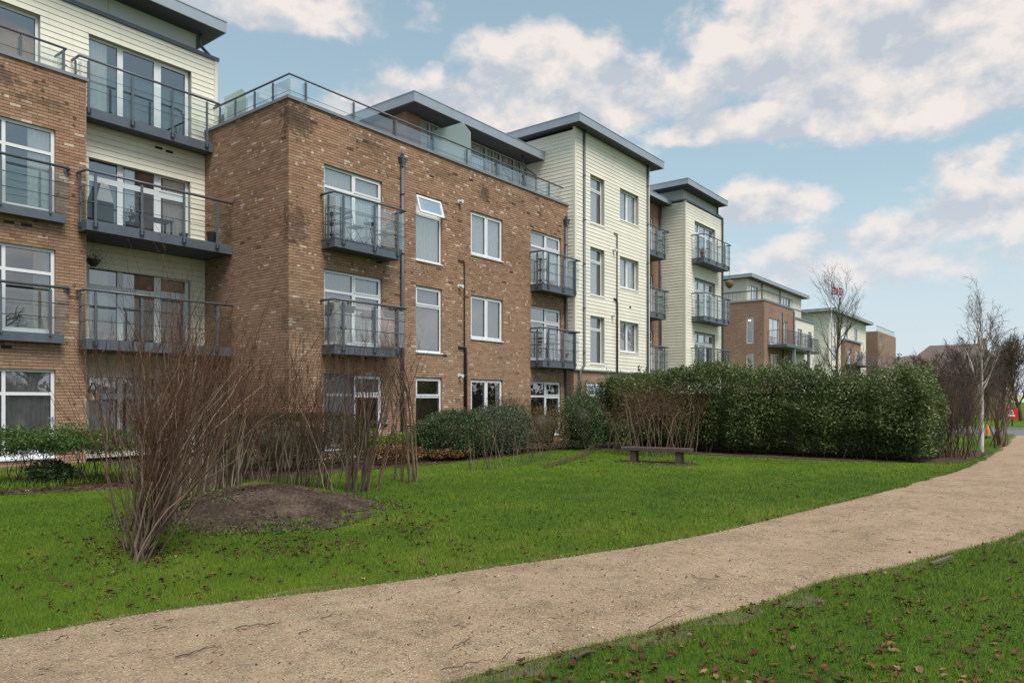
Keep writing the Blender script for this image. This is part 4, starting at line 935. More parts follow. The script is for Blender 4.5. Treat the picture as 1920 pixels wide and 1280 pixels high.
b_ = MB().box(57.6, 64.6, fy - 1.5, fy - .01, 5.80, 6.02).build('balcony', 'metal_grey', FB); bar_railing(b_, [(57.6, fy - .03), (57.6, fy - 1.48), (64.55, fy - 1.48), (64.55, fy - .03)], 6.02)
MB().box(60.0, 60.22, fy - 1.4, fy - 1.18, 0, 5.8).build('column', 'steel_light', FB); MB().box(64.2, 64.42, fy - 1.4, fy - 1.18, 0, 5.8).build('column', 'steel_light', FB)
tr_ = MB().tube([(fx + .1, 26, 10.3), (fx + .1, fy + .1, 10.3), (64.4, fy + .1, 10.3)], .03, 6).build('terrace_railing', 'metal_grey', FB)
bar_railing(tr_, [(fx + .1, 24), (fx + .1, fy + .1), (64.4, fy + .1)], 9.52, .72, .3)
px0, py0 = 57.6, 20.6
pop = [(58.3, 60.3, 9.7, 11.0), (66.6, 69.0, 9.7, 11.0)]
simple_block(FB, px0, 72.5, py0, 26, 11.45, 'trim_cream', pop, [], 'reveal', 9.4)
for o in pop: window(FB, 'Y', py0, *o, (.33, .66), None, cover=('vblind', 'fabric_white'), sill=False)
for k in range(13): MB().box(px0 - .008, px0 + .01, py0, 26, 9.55 + k * .15, 9.565 + k * .15).build('board_joint', 'reveal', FB)
roof(FB, 57.0, 73.2, 20.0, 26.6, 11.45, 11.72, 4)
for x in (61.0, 65.8): downpipe(FB, [(x, py0 - .08, 11.4), (x, py0 - .08, 9.4)], .05, clips=False)
downpipe(FB, [(61.3, fy - .08, 8.9), (61.3, fy - .08, .3)], .06); downpipe(FB, [(64.4, fy - .08, 9.3), (64.4, fy - .08, .3)], .07)
cop = [(66.6, 68.0, 6.2, 8.0), (66.6, 68.0, 3.3, 5.1), (70.0, 71.0, 6.2, 8.0)]
simple_block(FB, 64.55, 71.8, fy + .3, 26, 8.85, 'trim_cream', cop, [], 'reveal')
for o in cop: window(FB, 'Y', fy + .3, *o, (.5,), None, cover=('vblind', 'fabric_white'), sill=False)
MB().box(64.6, 71.9, fy + .2, fy + .5, 8.851, 8.95).build('coping', 'coping', FB)
b_ = MB().box(64.9, 68.6, fy - 1.0, fy + .29, 5.75, 5.95).build('balcony', 'metal_dark', FB); bar_railing(b_, [(64.9, fy - .98), (68.55, fy - .98), (68.55, fy + .25)], 5.95)
t2 = MB().tube([(64.7, fy + .4, 9.7), (71.8, fy + .4, 9.7)], .03, 6).build('terrace_railing', 'metal_grey', FB); bar_railing(t2, [(64.7, fy + .4), (71.8, fy + .4)], 8.95, .7, .3)

GB = thing('apartment_building', (98, 24, 0), 'cream block with an oversailing flat roof and dark balconies behind the bare tree', 'building')
gx, gy = 88.5, 22.0
gop2 = [(90.5, 92.3, 9.3, 10.9), (95.5, 97.3, 9.3, 10.9), (100.5, 102.3, 9.3, 10.9), (89.8, 91.6, 6.2, 8.0), (95, 96.5, 6.2, 8.0), (98.5, 100.0, 6.2, 8.0), (103.5, 105.5, 6.2, 8.0), (89.8, 91.6, 3.3, 5.1), (103.5, 105.5, 3.3, 5.1)]
simple_block(GB, gx, 107.5, gy, 30, 11.85, 'trim_cream', gop2, [(24, 25.5, 9.3, 10.9), (24, 25.5, 6.2, 8.0)], 'reveal')
for o in gop2: window(GB, 'Y', gy, *o, (.5,), None, cover=('vblind', 'fabric_white'), sill=False)
for o in ((24, 25.5, 9.3, 10.9), (24, 25.5, 6.2, 8.0)): window(GB, 'X', gx, *o, (.5,), None, cover=('vblind', 'fabric_white'), sill=False)
roof(GB, 87.6, 108.3, 21.2, 31, 11.85, 12.2, 5)
gb2 = [(95, 97, 6.1, 7.9), (99, 101, 6.1, 7.9), (95, 97, 3.2, 5.0)]
simple_block(GB, 93.8, 102.0, gy - .5, gy - .02, 8.9, 'brick_far', gb2); MB().box(93.6, 102.2, gy - .7, gy - .01, 8.901, 9.1).build('canopy', 'zinc', GB)
for o in gb2: window(GB, 'Y', gy - .5, *o, (.5,), None, cover=('vblind', 'fabric_white'), sill=False)
for z in (5.8, 2.9):
    b_ = MB().box(93.9, 101.8, gy - 1.8, gy - .51, z, z + .2).build('balcony', 'metal_dark', GB); bar_railing(b_, [(93.9, gy - 1.78), (101.8, gy - 1.78)], z + .2, 1.1, .2)
HB = thing('apartment_building', (124, 24, 0), 'plain red brick block with roof railing farthest down the row', 'building')
hop = [(114, 115.4, 9.6, 11), (118, 119.5, 6.6, 8), (113.6, 115.2, 6.0, 8.0)]
simple_block(HB, 112.6, 126, 21.5, 34, 11.4, 'brick_far', hop)
for o in hop: window(HB, 'Y', 21.5, *o, (.5,), None, sill=False)
t2 = MB().tube([(112.8, 21.7, 12.2), (126, 21.7, 12.2)], .04, 6).build('terrace_railing', 'metal_grey', HB); bar_railing(t2, [(112.8, 21.7), (126, 21.7)], 11.4, .8, .4)
# hipped house beyond the trees
HC = thing('house', (92, 2, 0), 'house with brown hipped tile roof showing above the bare trees', 'house')
def house(root, c, w, d, e, rz):
    x, y = c; simple_block(root, x - d / 2, x + d / 2, y - w / 2, y + w / 2, e, 'brick_far', [], [])
    mb = MB(); o = .5; A_ = [(x - d / 2 - o, y - w / 2 - o, e), (x + d / 2 + o, y - w / 2 - o, e), (x + d / 2 + o, y + w / 2 + o, e), (x - d / 2 - o, y + w / 2 + o, e), (x, y - w / 4, rz), (x, y + w / 4, rz)]
    mb.add(A_, [(0, 1, 4), (1, 2, 5, 4), (2, 3, 5), (3, 0, 4, 5), (3, 2, 1, 0)]); return mb.build('roof', 'roof_tile', root)
hp = AT(1790, 646, 78); house(HC, (hp.x, hp.y), 9.5, 8, 4.4, hp.z)
hp2 = AT(1738, 668, 72); house(HC, (hp2.x - 2, hp2.y + .5), 5, 6, 3.8, hp2.z)
MB().box(hp.x - .3, hp.x + .3, hp.y - 2.9, hp.y - 2.1, hp.z - 1.2, hp.z + .5).build('chimney', 'brick_far', HC)

# ------------------------------------------------------------------ plants
def stem_line(b, lean, h, r0, bend=0.3, n=8, wig=.03, rnd=None, curl=0.0):
    t = np.linspace(0, 1, n); lean = np.array([lean[0], lean[1]])
    P = np.zeros((n, 3)); P[:, 2] = b[2] - .03 + h * t * (1 - .12 * abs(bend) * t)
    P[:, :2] = np.array(b[:2]) + lean[None, :] * h * (t + bend * t ** 2)[:, None]
    w = rng.normal(size=(n, 3)) * wig; w[0] = 0; w = np.cumsum(w, 0) * np.array([1, 1, .3]) ; P += w
    if curl: P[:, 2] -= curl * h * np.clip(t - .6, 0, 1) ** 2 * 3
    rad = r0 * (1 - .82 * t) + .0012
    return P, rad, (random.random() if rnd is None else rnd)
def shoots(lines, k, Lr, up=1.2, rr=.35, tmin=.35, n=5):
    out = []
    for P, rad, rd in lines:
        for _ in range(np.random.default_rng(int(abs(P[0, 0] * 1e4)) % 9999 + len(out)).poisson(k)):
            t = rng.uniform(tmin, .98); i = t * (len(P) - 1); i0 = int(i); f = i - i0; p = P[i0] * (1 - f) + P[min(i0 + 1, len(P) - 1)] * f
            d = unit((P[min(i0 + 1, len(P) - 1)] - P[max(i0 - 1, 0)])[None])[0] * .8 + rng.normal(size=3) * .55 + np.array([0, 0, up * .6]); d /= np.linalg.norm(d)
            L = rng.uniform(*Lr); tt = np.linspace(0, 1, n)[:, None]; Q = p + d * L * tt + np.array([0, 0, 1]) * L * .22 * tt ** 2 + np.cumsum(rng.normal(size=(n, 3)) * .012, 0) * (tt > 0)
            r_ = max(.0022, np.interp(t, np.linspace(0, 1, len(rad)), rad) * rr); out.append((Q, r_ * (1 - .7 * tt[:, 0]) + .0008, rng.random()))
    return out
def willow(name, label, bases, cat='willow', group=None, mat='willow', k=3, Lr=(.4, 1.0), sub=True, tmin=.35, rr=.4):
    c = np.mean([b[0][0] for b in bases], axis=0); root = thing(name, (c[0], c[1], 0), label, cat, group)
    for ln in bases: tube_obj('stem', [ln], mat, root, 6)
    sh = shoots(bases, k, Lr, tmin=tmin, rr=rr)
    if sub: sh += shoots(sh, 1.0, (.15, .45), rr=.6)
    tag(tube_obj('shoots', sh, 'willow_tip', root, 3), kind='stuff')
    return root
def away(dx, dy): return (dx, dy)
RT = np.array([SA, -CA]); FWD = np.array([CA, SA])
def gv(x, y): g_ = G(x, y); return (g_.x, g_.y, float(mound_h(np.array(g_.x), np.array(g_.y))))
# big clump at the left end of the ring
L = []
for i in range(52):
    b = gv(264 + random.gauss(0, 9), 1040 + random.gauss(0, 7)); a = random.gauss(.12, .12); dp = random.uniform(-.03, .25)
    lean = RT * a + FWD * dp; L.append(stem_line(b, lean, random.uniform(.9, 2.5), random.uniform(.0045, .013), random.uniform(.2, 1.5), 10, wig=.036))
for i in range(12):
    b = gv(255 + random.gauss(0, 8), 1038 + random.gauss(0, 5)); L.append(stem_line(b, RT * random.uniform(-.3, -.05) + FWD * random.uniform(0, .15), random.uniform(1.3, 2.2), .007, -.2, 10, wig=.034))
willow('willow_clump', 'dense bundle of bare brown willow stems fanning up from one foot at the mound', L, k=5.5, Lr=(.3, 1.0), tmin=.25)
# ring of rods behind the mound
def ring(pxs, n, label, hr, leanr, name='willow_screen', k=2.5, rr_=(.007, .014), curlp=.25, Lr=(.4, 1.0), jit=5, fl=(-.1, .1), sg=(-1, 1, 1)):
    P = np.array([gv(x, y)[:2] for x, y in pxs]); d = np.concatenate([[0], np.cumsum(np.hypot(*np.diff(P, axis=0).T))]); L = []
    for i in range(n):
        t = (i + random.uniform(0, .9)) / n * d[-1]; x = np.interp(t, d, P[:, 0]) + random.gauss(0, .05); y = np.interp(t, d, P[:, 1]) + random.gauss(0, .05)
        tan = unit(np.array([[np.interp(t + .1, d, P[:, 0]) - np.interp(t - .1, d, P[:, 0]), np.interp(t + .1, d, P[:, 1]) - np.interp(t - .1, d, P[:, 1])]]))[0]
        b = (x, y, float(mound_h(np.array(x), np.array(y)))); s = random.choice(sg); lean = tan * s * random.uniform(*leanr) + FWD * random.uniform(*fl)
        L.append(stem_line(b, lean, random.uniform(*hr), random.uniform(*rr_), random.uniform(-.2, .5), wig=.025, curl=random.uniform(.1, .35) if random.random() < curlp else 0))
    return willow(name, label, L, k=k, Lr=Lr)
ring([(285, 1010), (315, 985), (345, 960), (385, 935), (425, 915), (455, 908)], 95, 'tangle of bare willow rods leaning over the left shoulder of the soil mound', (1.5, 2.7), (.08, .42), k=7, rr_=(.008, .018), sg=(1, 1, 1, -1))
ring([(440, 908), (475, 904), (510, 905), (578, 912), (620, 918), (650, 920)], 72, 'row of thin crossing willow rods planted behind the soil mound', (1.2, 2.5), (.05, .42), k=8, curlp=.5, rr_=(.006, .013))
ring([(650, 921), (674, 922), (695, 920)], 16, 'tall grey willow rods at the end of the row by the arch', (1.7, 2.5), (-.05, .16), k=6, rr_=(.010, .020))
# arch: right leg and bent crown
L = []
pa = G(690, 921); pb = G(772, 905)
for i in range(9):
    b = np.array([pb.x, pb.y, 0]) + np.append(rng.normal(size=2) * .07, 0); t = np.linspace(0, 1, 12)[:, None]
    top = np.array([(pa.x + pb.x) / 2, (pa.y + pb.y) / 2, 2.05 + random.uniform(-.15, .3)]); sgn = random.uniform(.5, 1.0)
    P = b * (1 - t) + (b + np.array([0, 0, 1.0]) * 2.2) * t; pull = (t ** 2.4) * sgn; P = P * (1 - pull) + (top + rng.normal(size=3) * .1) * pull; P += np.cumsum(rng.normal(size=P.shape) * .012, 0) * (t > 0)
    L.append((P, .013 * (1 - .75 * t[:, 0]) + .002, random.random()))
for i in range(7):
    b = (pa.x + random.gauss(0, .07), pa.y + random.gauss(0, .07), 0); L.append(stem_line(b, RT * random.uniform(.12, .3), random.uniform(2.0, 2.6), .013, .3, 10, .02))
for i in range(3): b = gv(748 + random.gauss(0, 4), 900); L.append(stem_line(b, RT * random.uniform(-.05, .05), random.uniform(2.0, 2.5), .014, .1, 9, .02))
willow('willow_arch', 'bare willow rods bent over into an arch in front of the brick downpipe', L, k=7, Lr=(.35, .9))
# low woven fence
L = []; P = [G(x, y) for x, y in ((885, 882), (915, 881), (950, 878), (985, 872), (1012, 864), (1025, 862))]
for i in range(40):
    t = i / 39 * (len(P) - 1); k0 = min(int(t), len(P) - 2); b = P[k0].lerp(P[k0 + 1], t - k0); L.append(stem_line((b.x + random.gauss(0, .05), b.y + random.gauss(0, .05), 0), RT * random.uniform(-.3, .38), random.uniform(.7, 1.35), random.uniform(.005, .009), random.uniform(-.2, .3), 6, .02))
willow('willow_fence', 'low fence of crossed thin willow sticks in front of the dark bushes', L, k=1.6, Lr=(.25, .6))
# arbour of rods behind the bench
L = []; cx_, cy_ = G(1226, 850).x + .35, G(1226, 850).y; 
for i in range(46):
    x_ = 1140 + 172 * i / 45; b = G(x_, 847 + 9 * math.sin(math.pi * i / 45) + random.gauss(0, 1)); t = np.linspace(0, 1, 10)[:, None]
    ctr = np.array([G(1228, 850).x + .6, G(1228, 850).y, 0]); b0 = np.array([b.x, b.y, 0.]); tp = b0 + (ctr - b0) * random.uniform(.15, .95) + np.array([0, 0, random.uniform(1.1, 1.75)]); side = np.array([SA, -CA, 0]) * random.uniform(-.9, .9)
    Pq = b0 * (1 - t) ** 2 + 2 * t * (1 - t) * (b0 + np.array([0, 0, 1.5]) + side * .5) + t ** 2 * (tp + side); Pq += np.cumsum(rng.normal(size=Pq.shape) * .012, 0) * (t > 0)
    L.append((Pq, .010 * (1 - .7 * t[:, 0]) + .0025, random.random()))
wd = willow('willow_arbour', 'rounded arbour of bare bent willow rods standing behind the bench', L, k=11, Lr=(.2, .7), tmin=.2)
n = 1800; Pq = np.concatenate([l[0][5:] for l in L]); Pq = Pq[rng.integers(0, len(Pq), n)] + rng.normal(size=(n, 3)) * .14
v, f = leaves(Pq, .06, .025); tag(np_mesh('ivy_leaves', v, f, rng.random(n), 'shrub_rust', wd), kind='stuff')
# trailing willow rods lying on the lawn towards the arbour
L = [];
for k in range(12):
    pts = [G(x + random.gauss(0, 5), y + random.gauss(0, 1.8), .02 + random.uniform(0, .09)) for x, y in ((1020, 872), (1060, 863), (1095, 852), (1115, 842), (1128, 833))]
    pts[-1].z += .3; pts[-2].z += .12; L.append((np.array([tuple(p) for p in pts]), np.array([.004, .005, .0045, .004, .002]), random.random() * .5))
rt_ = thing('willow_bundle', tuple(G(1060, 863)), 'bundle of cut willow rods lying on the lawn edge beside the arbour', 'willow')
for l in L: tube_obj('stem', [l], 'willow', rt_, 5)

def shrub(name, label, c, rad, h, mat, n, L=.06, W=.03, cat='shrub', group=None, base=.12, box=.0, nst=7, seed=1, core=True, lump=.22, updir=(0, 0, .6), stem_mat='bark_brown', shell=.24):
    """c centre on the ground, rad (rx, ry), h height"""
    root = thing(name, (c[0], c[1], 0), label, cat, group)
    n = int(n * 1.7); L *= 1.25; W *= 1.3
    d = unit(rng.normal(size=(n, 3)))
    p = 2 + 6 * box; sc = (np.abs(d) ** p).sum(1) ** (-1 / p); d = d * sc[:, None]
    hr_ = np.hypot(d[:, 0], d[:, 1]); low = d[:, 2] < 0          # skirts reach the ground
    k_ = np.where(low, (1 - .22 * d[:, 2] ** 2) / np.maximum(hr_, 1e-3), 1.0); k_ = np.where(low & (rng.random(n) < .25), 1.0, k_); d[:, 0] *= k_; d[:, 1] *= k_
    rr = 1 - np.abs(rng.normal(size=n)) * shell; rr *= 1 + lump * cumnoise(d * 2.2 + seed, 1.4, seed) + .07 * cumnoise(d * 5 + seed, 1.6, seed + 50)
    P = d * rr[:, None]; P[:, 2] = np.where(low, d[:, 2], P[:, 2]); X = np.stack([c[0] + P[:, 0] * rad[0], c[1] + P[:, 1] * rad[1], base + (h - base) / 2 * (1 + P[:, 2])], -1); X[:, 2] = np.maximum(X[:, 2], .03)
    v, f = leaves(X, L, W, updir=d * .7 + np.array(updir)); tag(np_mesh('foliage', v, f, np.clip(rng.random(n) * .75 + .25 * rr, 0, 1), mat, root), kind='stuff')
    for i in range(nst):
        b = (c[0] + random.gauss(0, rad[0] * .18), c[1] + random.gauss(0, rad[1] * .18), 0); tube_obj('stem', [stem_line(b, (random.uniform(-.3, .3), random.uniform(-.3, .3)), h * .7, .012, .2, 6, .02)], stem_mat, root, 5)
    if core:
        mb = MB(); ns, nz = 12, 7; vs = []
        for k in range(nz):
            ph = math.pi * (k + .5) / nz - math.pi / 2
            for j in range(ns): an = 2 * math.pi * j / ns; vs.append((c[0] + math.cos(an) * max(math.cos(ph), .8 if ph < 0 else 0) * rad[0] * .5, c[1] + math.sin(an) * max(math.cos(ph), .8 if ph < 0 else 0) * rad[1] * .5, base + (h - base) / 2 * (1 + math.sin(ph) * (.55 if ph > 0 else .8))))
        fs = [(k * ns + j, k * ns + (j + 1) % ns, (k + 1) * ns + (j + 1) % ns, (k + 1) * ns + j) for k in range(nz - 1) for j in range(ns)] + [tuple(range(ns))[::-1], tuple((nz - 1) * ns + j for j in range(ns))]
        mb.add(vs, fs, .15, True).build('opaque_core', 'hedge_brown', root)  # solid core added inside so the leaf shell stays dark and opaque
    return root
# tall laurel hedge
def hedge():
    root = thing('laurel_hedge', (21.6, 7.5, 0), 'tall glossy green laurel hedge running across behind the bench', 'hedge')
    y0, y1, x0, x1 = 2.75, 12.5, 20.75, 23.0; n = 76000
    face = rng.choice(5, n, p=[.52, .13, .24, .06, .05]); Y = rng.uniform(y0, y1, n); X = rng.uniform(x0, x1, n); U = rng.random(n)
    prof = lambda y: 2.36 + .12 * np.sin(y * .9 + .4) + .09 * np.sin(y * 2.1 + 1) + (y - y0) / (y1 - y0) * .16 - .55 * np.clip((y0 + .9 - y) / .9, 0, 1) ** 2.0 - .35 * np.clip((y - y1 + 1.2) / 1.2, 0, 1) ** 2
    top = prof(Y)
    Z = .18 + U * (top - .18); dep = np.abs(rng.normal(size=n)) * .20
    X = np.where(face == 0, x0 + dep, X); Y = np.where(face == 1, y0 + dep, Y); Z = np.where(face == 2, top - dep, Z); X = np.where(face == 3, x1 - dep, X); Y = np.where(face == 4, y1 - dep, Y)
    P = np.stack([X, Y, Z], -1); k = cumnoise(P, 1.25, 3); k2 = cumnoise(P, 3.4, 4)
    nd = np.zeros((n, 3)); nd[face == 0, 0] = -1; nd[face == 1, 1] = -1; nd[face == 2, 2] = 1; nd[face == 3, 0] = 1; nd[face == 4, 1] = 1
    P = P + nd * (k * .20 + k2 * .12)[:, None]; cs = cumnoise(P, 2.6, 33)
    # round the shoulders, fray the foot
    s = np.clip((P[:, 2] - (top - 1.0)) / 1.0, 0, 1); P[:, 0] += np.where(face == 0, s ** 2 * .42, 0); P[:, 1] += np.where(face == 1, s ** 2 * .35, 0); P[:, 2] -= np.where(face == 2, .38 * np.clip((21.35 - P[:, 0]) / .6, 0, 1) ** 2, 0)
    P[:, 0] += np.where(face == 0, .30 * np.clip((.8 - P[:, 2]) / .8, 0, 1) ** 1.5, 0)
    keep = (P[:, 2] > .22 + .12 * cumnoise(P, 2.0, 8)) ; keep &= ~((cumnoise(P, 1.9, 21) > 1.05) & (face == 0) & (P[:, 2] < 1.9)); P = P[keep]; nd = nd[keep]; n = len(P)
    # shoots standing above the top
    m = 4200; sp = np.stack([rng.uniform(x0, x1, 130), rng.uniform(y0 + .2, y1, 130)], -1); pk = rng.integers(0, 130, m); hgt = rng.uniform(0, 1, m) * rng.gamma(2.2, .075, 130)[pk]
    S = np.stack([sp[pk, 0] + rng.normal(size=m) * .03, sp[pk, 1] + rng.normal(size=m) * .03, prof(sp[pk, 1]) - .38 * np.clip((21.35 - sp[pk, 0]) / .6, 0, 1) ** 2 + hgt], -1)
    P = np.concatenate([P, S]); nd = np.concatenate([nd, np.tile([0, 0, .8], (m, 1))]); n = len(P)
    m = 17000; P2 = np.stack([rng.uniform(x0 + .1, x1 - .3, m), rng.uniform(y0 + .2, y1 - .2, m), rng.uniform(.25, 2.0, m)], -1); P2 = P2[P2[:, 2] < prof(P2[:, 1]) - .45]; m = len(P2); P = np.concatenate([P, P2]); nd = np.concatenate([nd, np.zeros((m, 3))]); n = len(P)
    v, f = leaves(P, .085, .040, updir=nd * .55 + np.array([0, 0, .35]), spread=.8, fold=.18)
    rn = np.clip(rng.random(n) * .62 + .18 + .22 * cumnoise(P, 1.7, 61), 0, 1)
    tag(np_mesh('foliage', v, f, rn, 'laurel', root), kind='stuff')
    mb = MB(); mb.box(x0 + .8, x1 - .45, y0 + 1.1, y1 - .9, .08, 1.8).box(x0 + .75, x1 - .55, y0 + .55, y0 + 1.099, .08, 1.45); mb.build('opaque_core', 'hedge_brown', root)  # solid boxes added inside to block light through the hedge
    for i in range(34):
        b = (x0 + random.uniform(.15, .7), y0 + .3 + (y1 - y0 - .6) * (i + random.random()) / 34, 0); tube_obj('stem', [stem_line(b, (random.uniform(-.15, .15), random.uniform(-.25, .25)), random.uniform(.8, 1.6), random.uniform(.012, .025), .1, 6, .03)], 'bark_brown', root, 5)
hedge()
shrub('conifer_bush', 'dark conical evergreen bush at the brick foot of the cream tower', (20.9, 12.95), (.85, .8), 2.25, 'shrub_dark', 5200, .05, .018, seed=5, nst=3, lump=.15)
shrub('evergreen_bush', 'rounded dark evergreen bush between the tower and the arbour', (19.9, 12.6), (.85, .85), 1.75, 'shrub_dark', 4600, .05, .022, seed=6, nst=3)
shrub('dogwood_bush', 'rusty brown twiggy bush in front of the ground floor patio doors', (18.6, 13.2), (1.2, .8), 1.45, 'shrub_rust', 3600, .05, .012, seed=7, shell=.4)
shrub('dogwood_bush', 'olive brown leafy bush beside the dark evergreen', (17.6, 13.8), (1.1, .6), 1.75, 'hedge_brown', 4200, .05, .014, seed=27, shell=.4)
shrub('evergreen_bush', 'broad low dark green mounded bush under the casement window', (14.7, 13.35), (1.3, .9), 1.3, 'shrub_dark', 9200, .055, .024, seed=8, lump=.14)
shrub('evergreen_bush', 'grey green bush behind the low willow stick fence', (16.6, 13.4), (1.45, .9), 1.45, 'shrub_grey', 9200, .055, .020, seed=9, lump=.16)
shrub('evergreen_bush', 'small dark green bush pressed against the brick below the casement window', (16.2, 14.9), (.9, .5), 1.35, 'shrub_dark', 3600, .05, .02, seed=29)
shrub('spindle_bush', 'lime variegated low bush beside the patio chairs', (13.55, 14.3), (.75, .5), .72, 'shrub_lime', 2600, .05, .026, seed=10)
shrub('spindle_bush', 'lime green low bush beside the lantern post', (12.9, 15.0), (.55, .45), .85, 'shrub_lime', 1900, .05, .026, seed=11)
shrub('barberry_bush', 'low rust red leafed plant along the bed edge', (12.6, 13.5), (.95, .6), .42, 'dry_leaf', 2000, .05, .028, seed=12, core=False, nst=3)
shrub('barberry_bush', 'low brownish red plant at the foot of the lime bush', (14.0, 12.95), (.7, .4), .32, 'dry_leaf', 1200, .05, .028, seed=13, core=False, nst=3)
# clipped brown hedge behind the rods
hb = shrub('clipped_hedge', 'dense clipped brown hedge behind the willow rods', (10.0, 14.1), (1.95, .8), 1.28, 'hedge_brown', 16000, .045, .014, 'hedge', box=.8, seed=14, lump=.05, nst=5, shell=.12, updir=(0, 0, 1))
n = 2200; P = np.stack([rng.uniform(8.4, 11.6, n), rng.uniform(13.5, 14.9, n), rng.uniform(1.1, 1.28, n)], -1); v, f = leaves(P, .05, .012, updir=np.array([0, 0, 1.2])); tag(np_mesh('new_growth', v, f, rng.random(n), 'shrub_grey', hb), kind='stuff')
# row of nandina-like shrubs on the left
for i, (x, y, h, lab) in enumerate(((20, 912, 1.15, 'feathery green shrub in front of the vertical blinds'), (75, 912, 1.02, 'feathery shrub with a reddish tuft below the patio door'), (128, 910, 1.22, 'light green feathery shrub against the brick pier'), (178, 906, 1.08, 'feathery dark green shrub below the hanging lantern'), (225, 905, .95, 'sparse feathery shrub half hidden by the willow bundle'))):
    c = G(x, y); root = thing('bamboo_shrub', (c.x, c.y, 0), lab, 'shrub', 'feathery shrubs in the bed by the left wing')
    n = 2600; nc = 13; ctr = np.stack([c.x + rng.normal(size=nc) * .34, c.y + rng.normal(size=nc) * .26, rng.uniform(.62, h, nc)], -1); pk = rng.integers(0, nc, n)
    P = ctr[pk] + rng.normal(size=(n, 3)) * np.array([.17, .15, .045]); v, f = leaves(P, .07, .02, updir=np.array([0, 0, .1]), spread=1.0); v[:, 2] = np.maximum(v[:, 2], .05)
    tag(np_mesh('foliage', v, f, rng.random(n), 'nandina', root), kind='stuff')
    for k in range(9): tube_obj('stem', [stem_line((c.x + random.gauss(0, .16), c.y + random.gauss(0, .1), 0), (random.uniform(-.2, .2), random.uniform(-.2, .2)), random.uniform(.6, .95), .009, .2, 7, .03)], 'bark_brown', root, 5)
# small leafy plant low in front
c = G(85, 908); root = shrub('ground_shrub', 'small dark leafy plant low under the feathery shrubs', (c.x, c.y - .3), (.42, .3), .45, 'shrub_dark', 900, .05, .025, seed=31, core=False, nst=2)

# ------------------------------------------------------------------ bare trees
def grow(p, d, L, r_, lv, cfg, out):
    n = cfg['seg'][lv]; t = np.linspace(0, 1, n); pts = [np.array(p, float)]; dd = np.array(d, float)
    for i in range(1, n):
        dd = dd + rng.normal(size=3) * cfg['wob'][lv] + np.array([0, 0, cfg['up'][lv]]); dd /= np.linalg.norm(dd); pts.append(pts[-1] + dd * L / (n - 1))
    pts = np.array(pts); rad = r_ * (1 - cfg['taper'][lv] * t) + cfg['rmin']; out[lv].append((pts, rad, rng.random()))
    if lv + 1 >= len(cfg['nb']) + 1: return
    for k in range(cfg['nb'][lv]):
        q = rng.uniform(cfg['t0'][lv], 1.0) if k else 1.0; i = min(int(q * (n - 1)), n - 2); f = q * (n - 1) - i; pos = pts[i] * (1 - f) + pts[i + 1] * f
        ax = unit((pts[i + 1] - pts[i])[None])[0]; side = rng.normal(size=3); side -= ax * side.dot(ax); side /= np.linalg.norm(side); an = cfg['ang'][lv] * rng.uniform(.6, 1.25)
        grow(pos, ax * math.cos(an) + side * math.sin(an), L * cfg['ratio'][lv] * rng.uniform(.7, 1.15) * (1.15 - .45 * q), max(np.interp(q, t, rad) * .45, cfg['rmin']), lv + 1, cfg, out)
def tree(name, label, base, h, r_, cfg, trunk_mat, twig_mat, group=None, sides=(8, 5, 4, 3, 3), d0=(0, 0, 1)):
    root = thing(name, (base[0], base[1], 0), label, 'tree', group); out = [[] for _ in range(len(cfg['nb']) + 1)]
    grow((base[0], base[1], -.1), d0, h, r_, 0, cfg, out)
    tube_obj('trunk', out[0], trunk_mat, root, sides[0])
    for lv in range(1, len(out)):
        o = tube_obj(('limbs', 'branches', 'twigs', 'twig_tips')[lv - 1] if lv > 0 else 'trunk', out[lv], trunk_mat if lv < 2 else twig_mat, root, sides[lv]); 
        tag(o, kind='stuff')
    return root
CB = dict(seg=[9, 7, 6, 5], wob=[.012, .09, .14, .18], up=[.03, .13, .06, -.10], taper=[.85, .8, .75, .7], rmin=.0016, nb=[19, 9, 6], t0=[.36, .12, .1], ang=[.62, .55, .65], ratio=[.40, .46, .5])
bb = G(1840, 848); tree('birch_tree', 'young bare birch with white peeling trunk beside the path', (bb.x, bb.y), 4.1, .07, CB, 'birch_bark', 'twig_grey')
CF = dict(seg=[10, 8, 6, 5], wob=[.02, .08, .12, .16], up=[.02, .09, .06, .04], taper=[.8, .8, .75, .7], rmin=.0024, nb=[26, 9, 5], t0=[.22, .15, .1], ang=[.9, .6, .6], ratio=[.40, .45, .5])
tb = AT(1567, 700, 39); tree('bare_tree', 'bare grey tree with upswept limbs in front of the far apartment blocks', (tb.x, tb.y), 7.2, .12, CF, 'bark_green', 'twig_hazed')
CM = dict(seg=[6, 6, 5, 4], wob=[.06, .12, .15, .18], up=[.03, .08, .06, .03], taper=[.7, .75, .7, .7], rmin=.006, nb=[17, 11, 8], t0=[.2, .1, .1], ang=[.6, .6, .6], ratio=[.65, .55, .55])
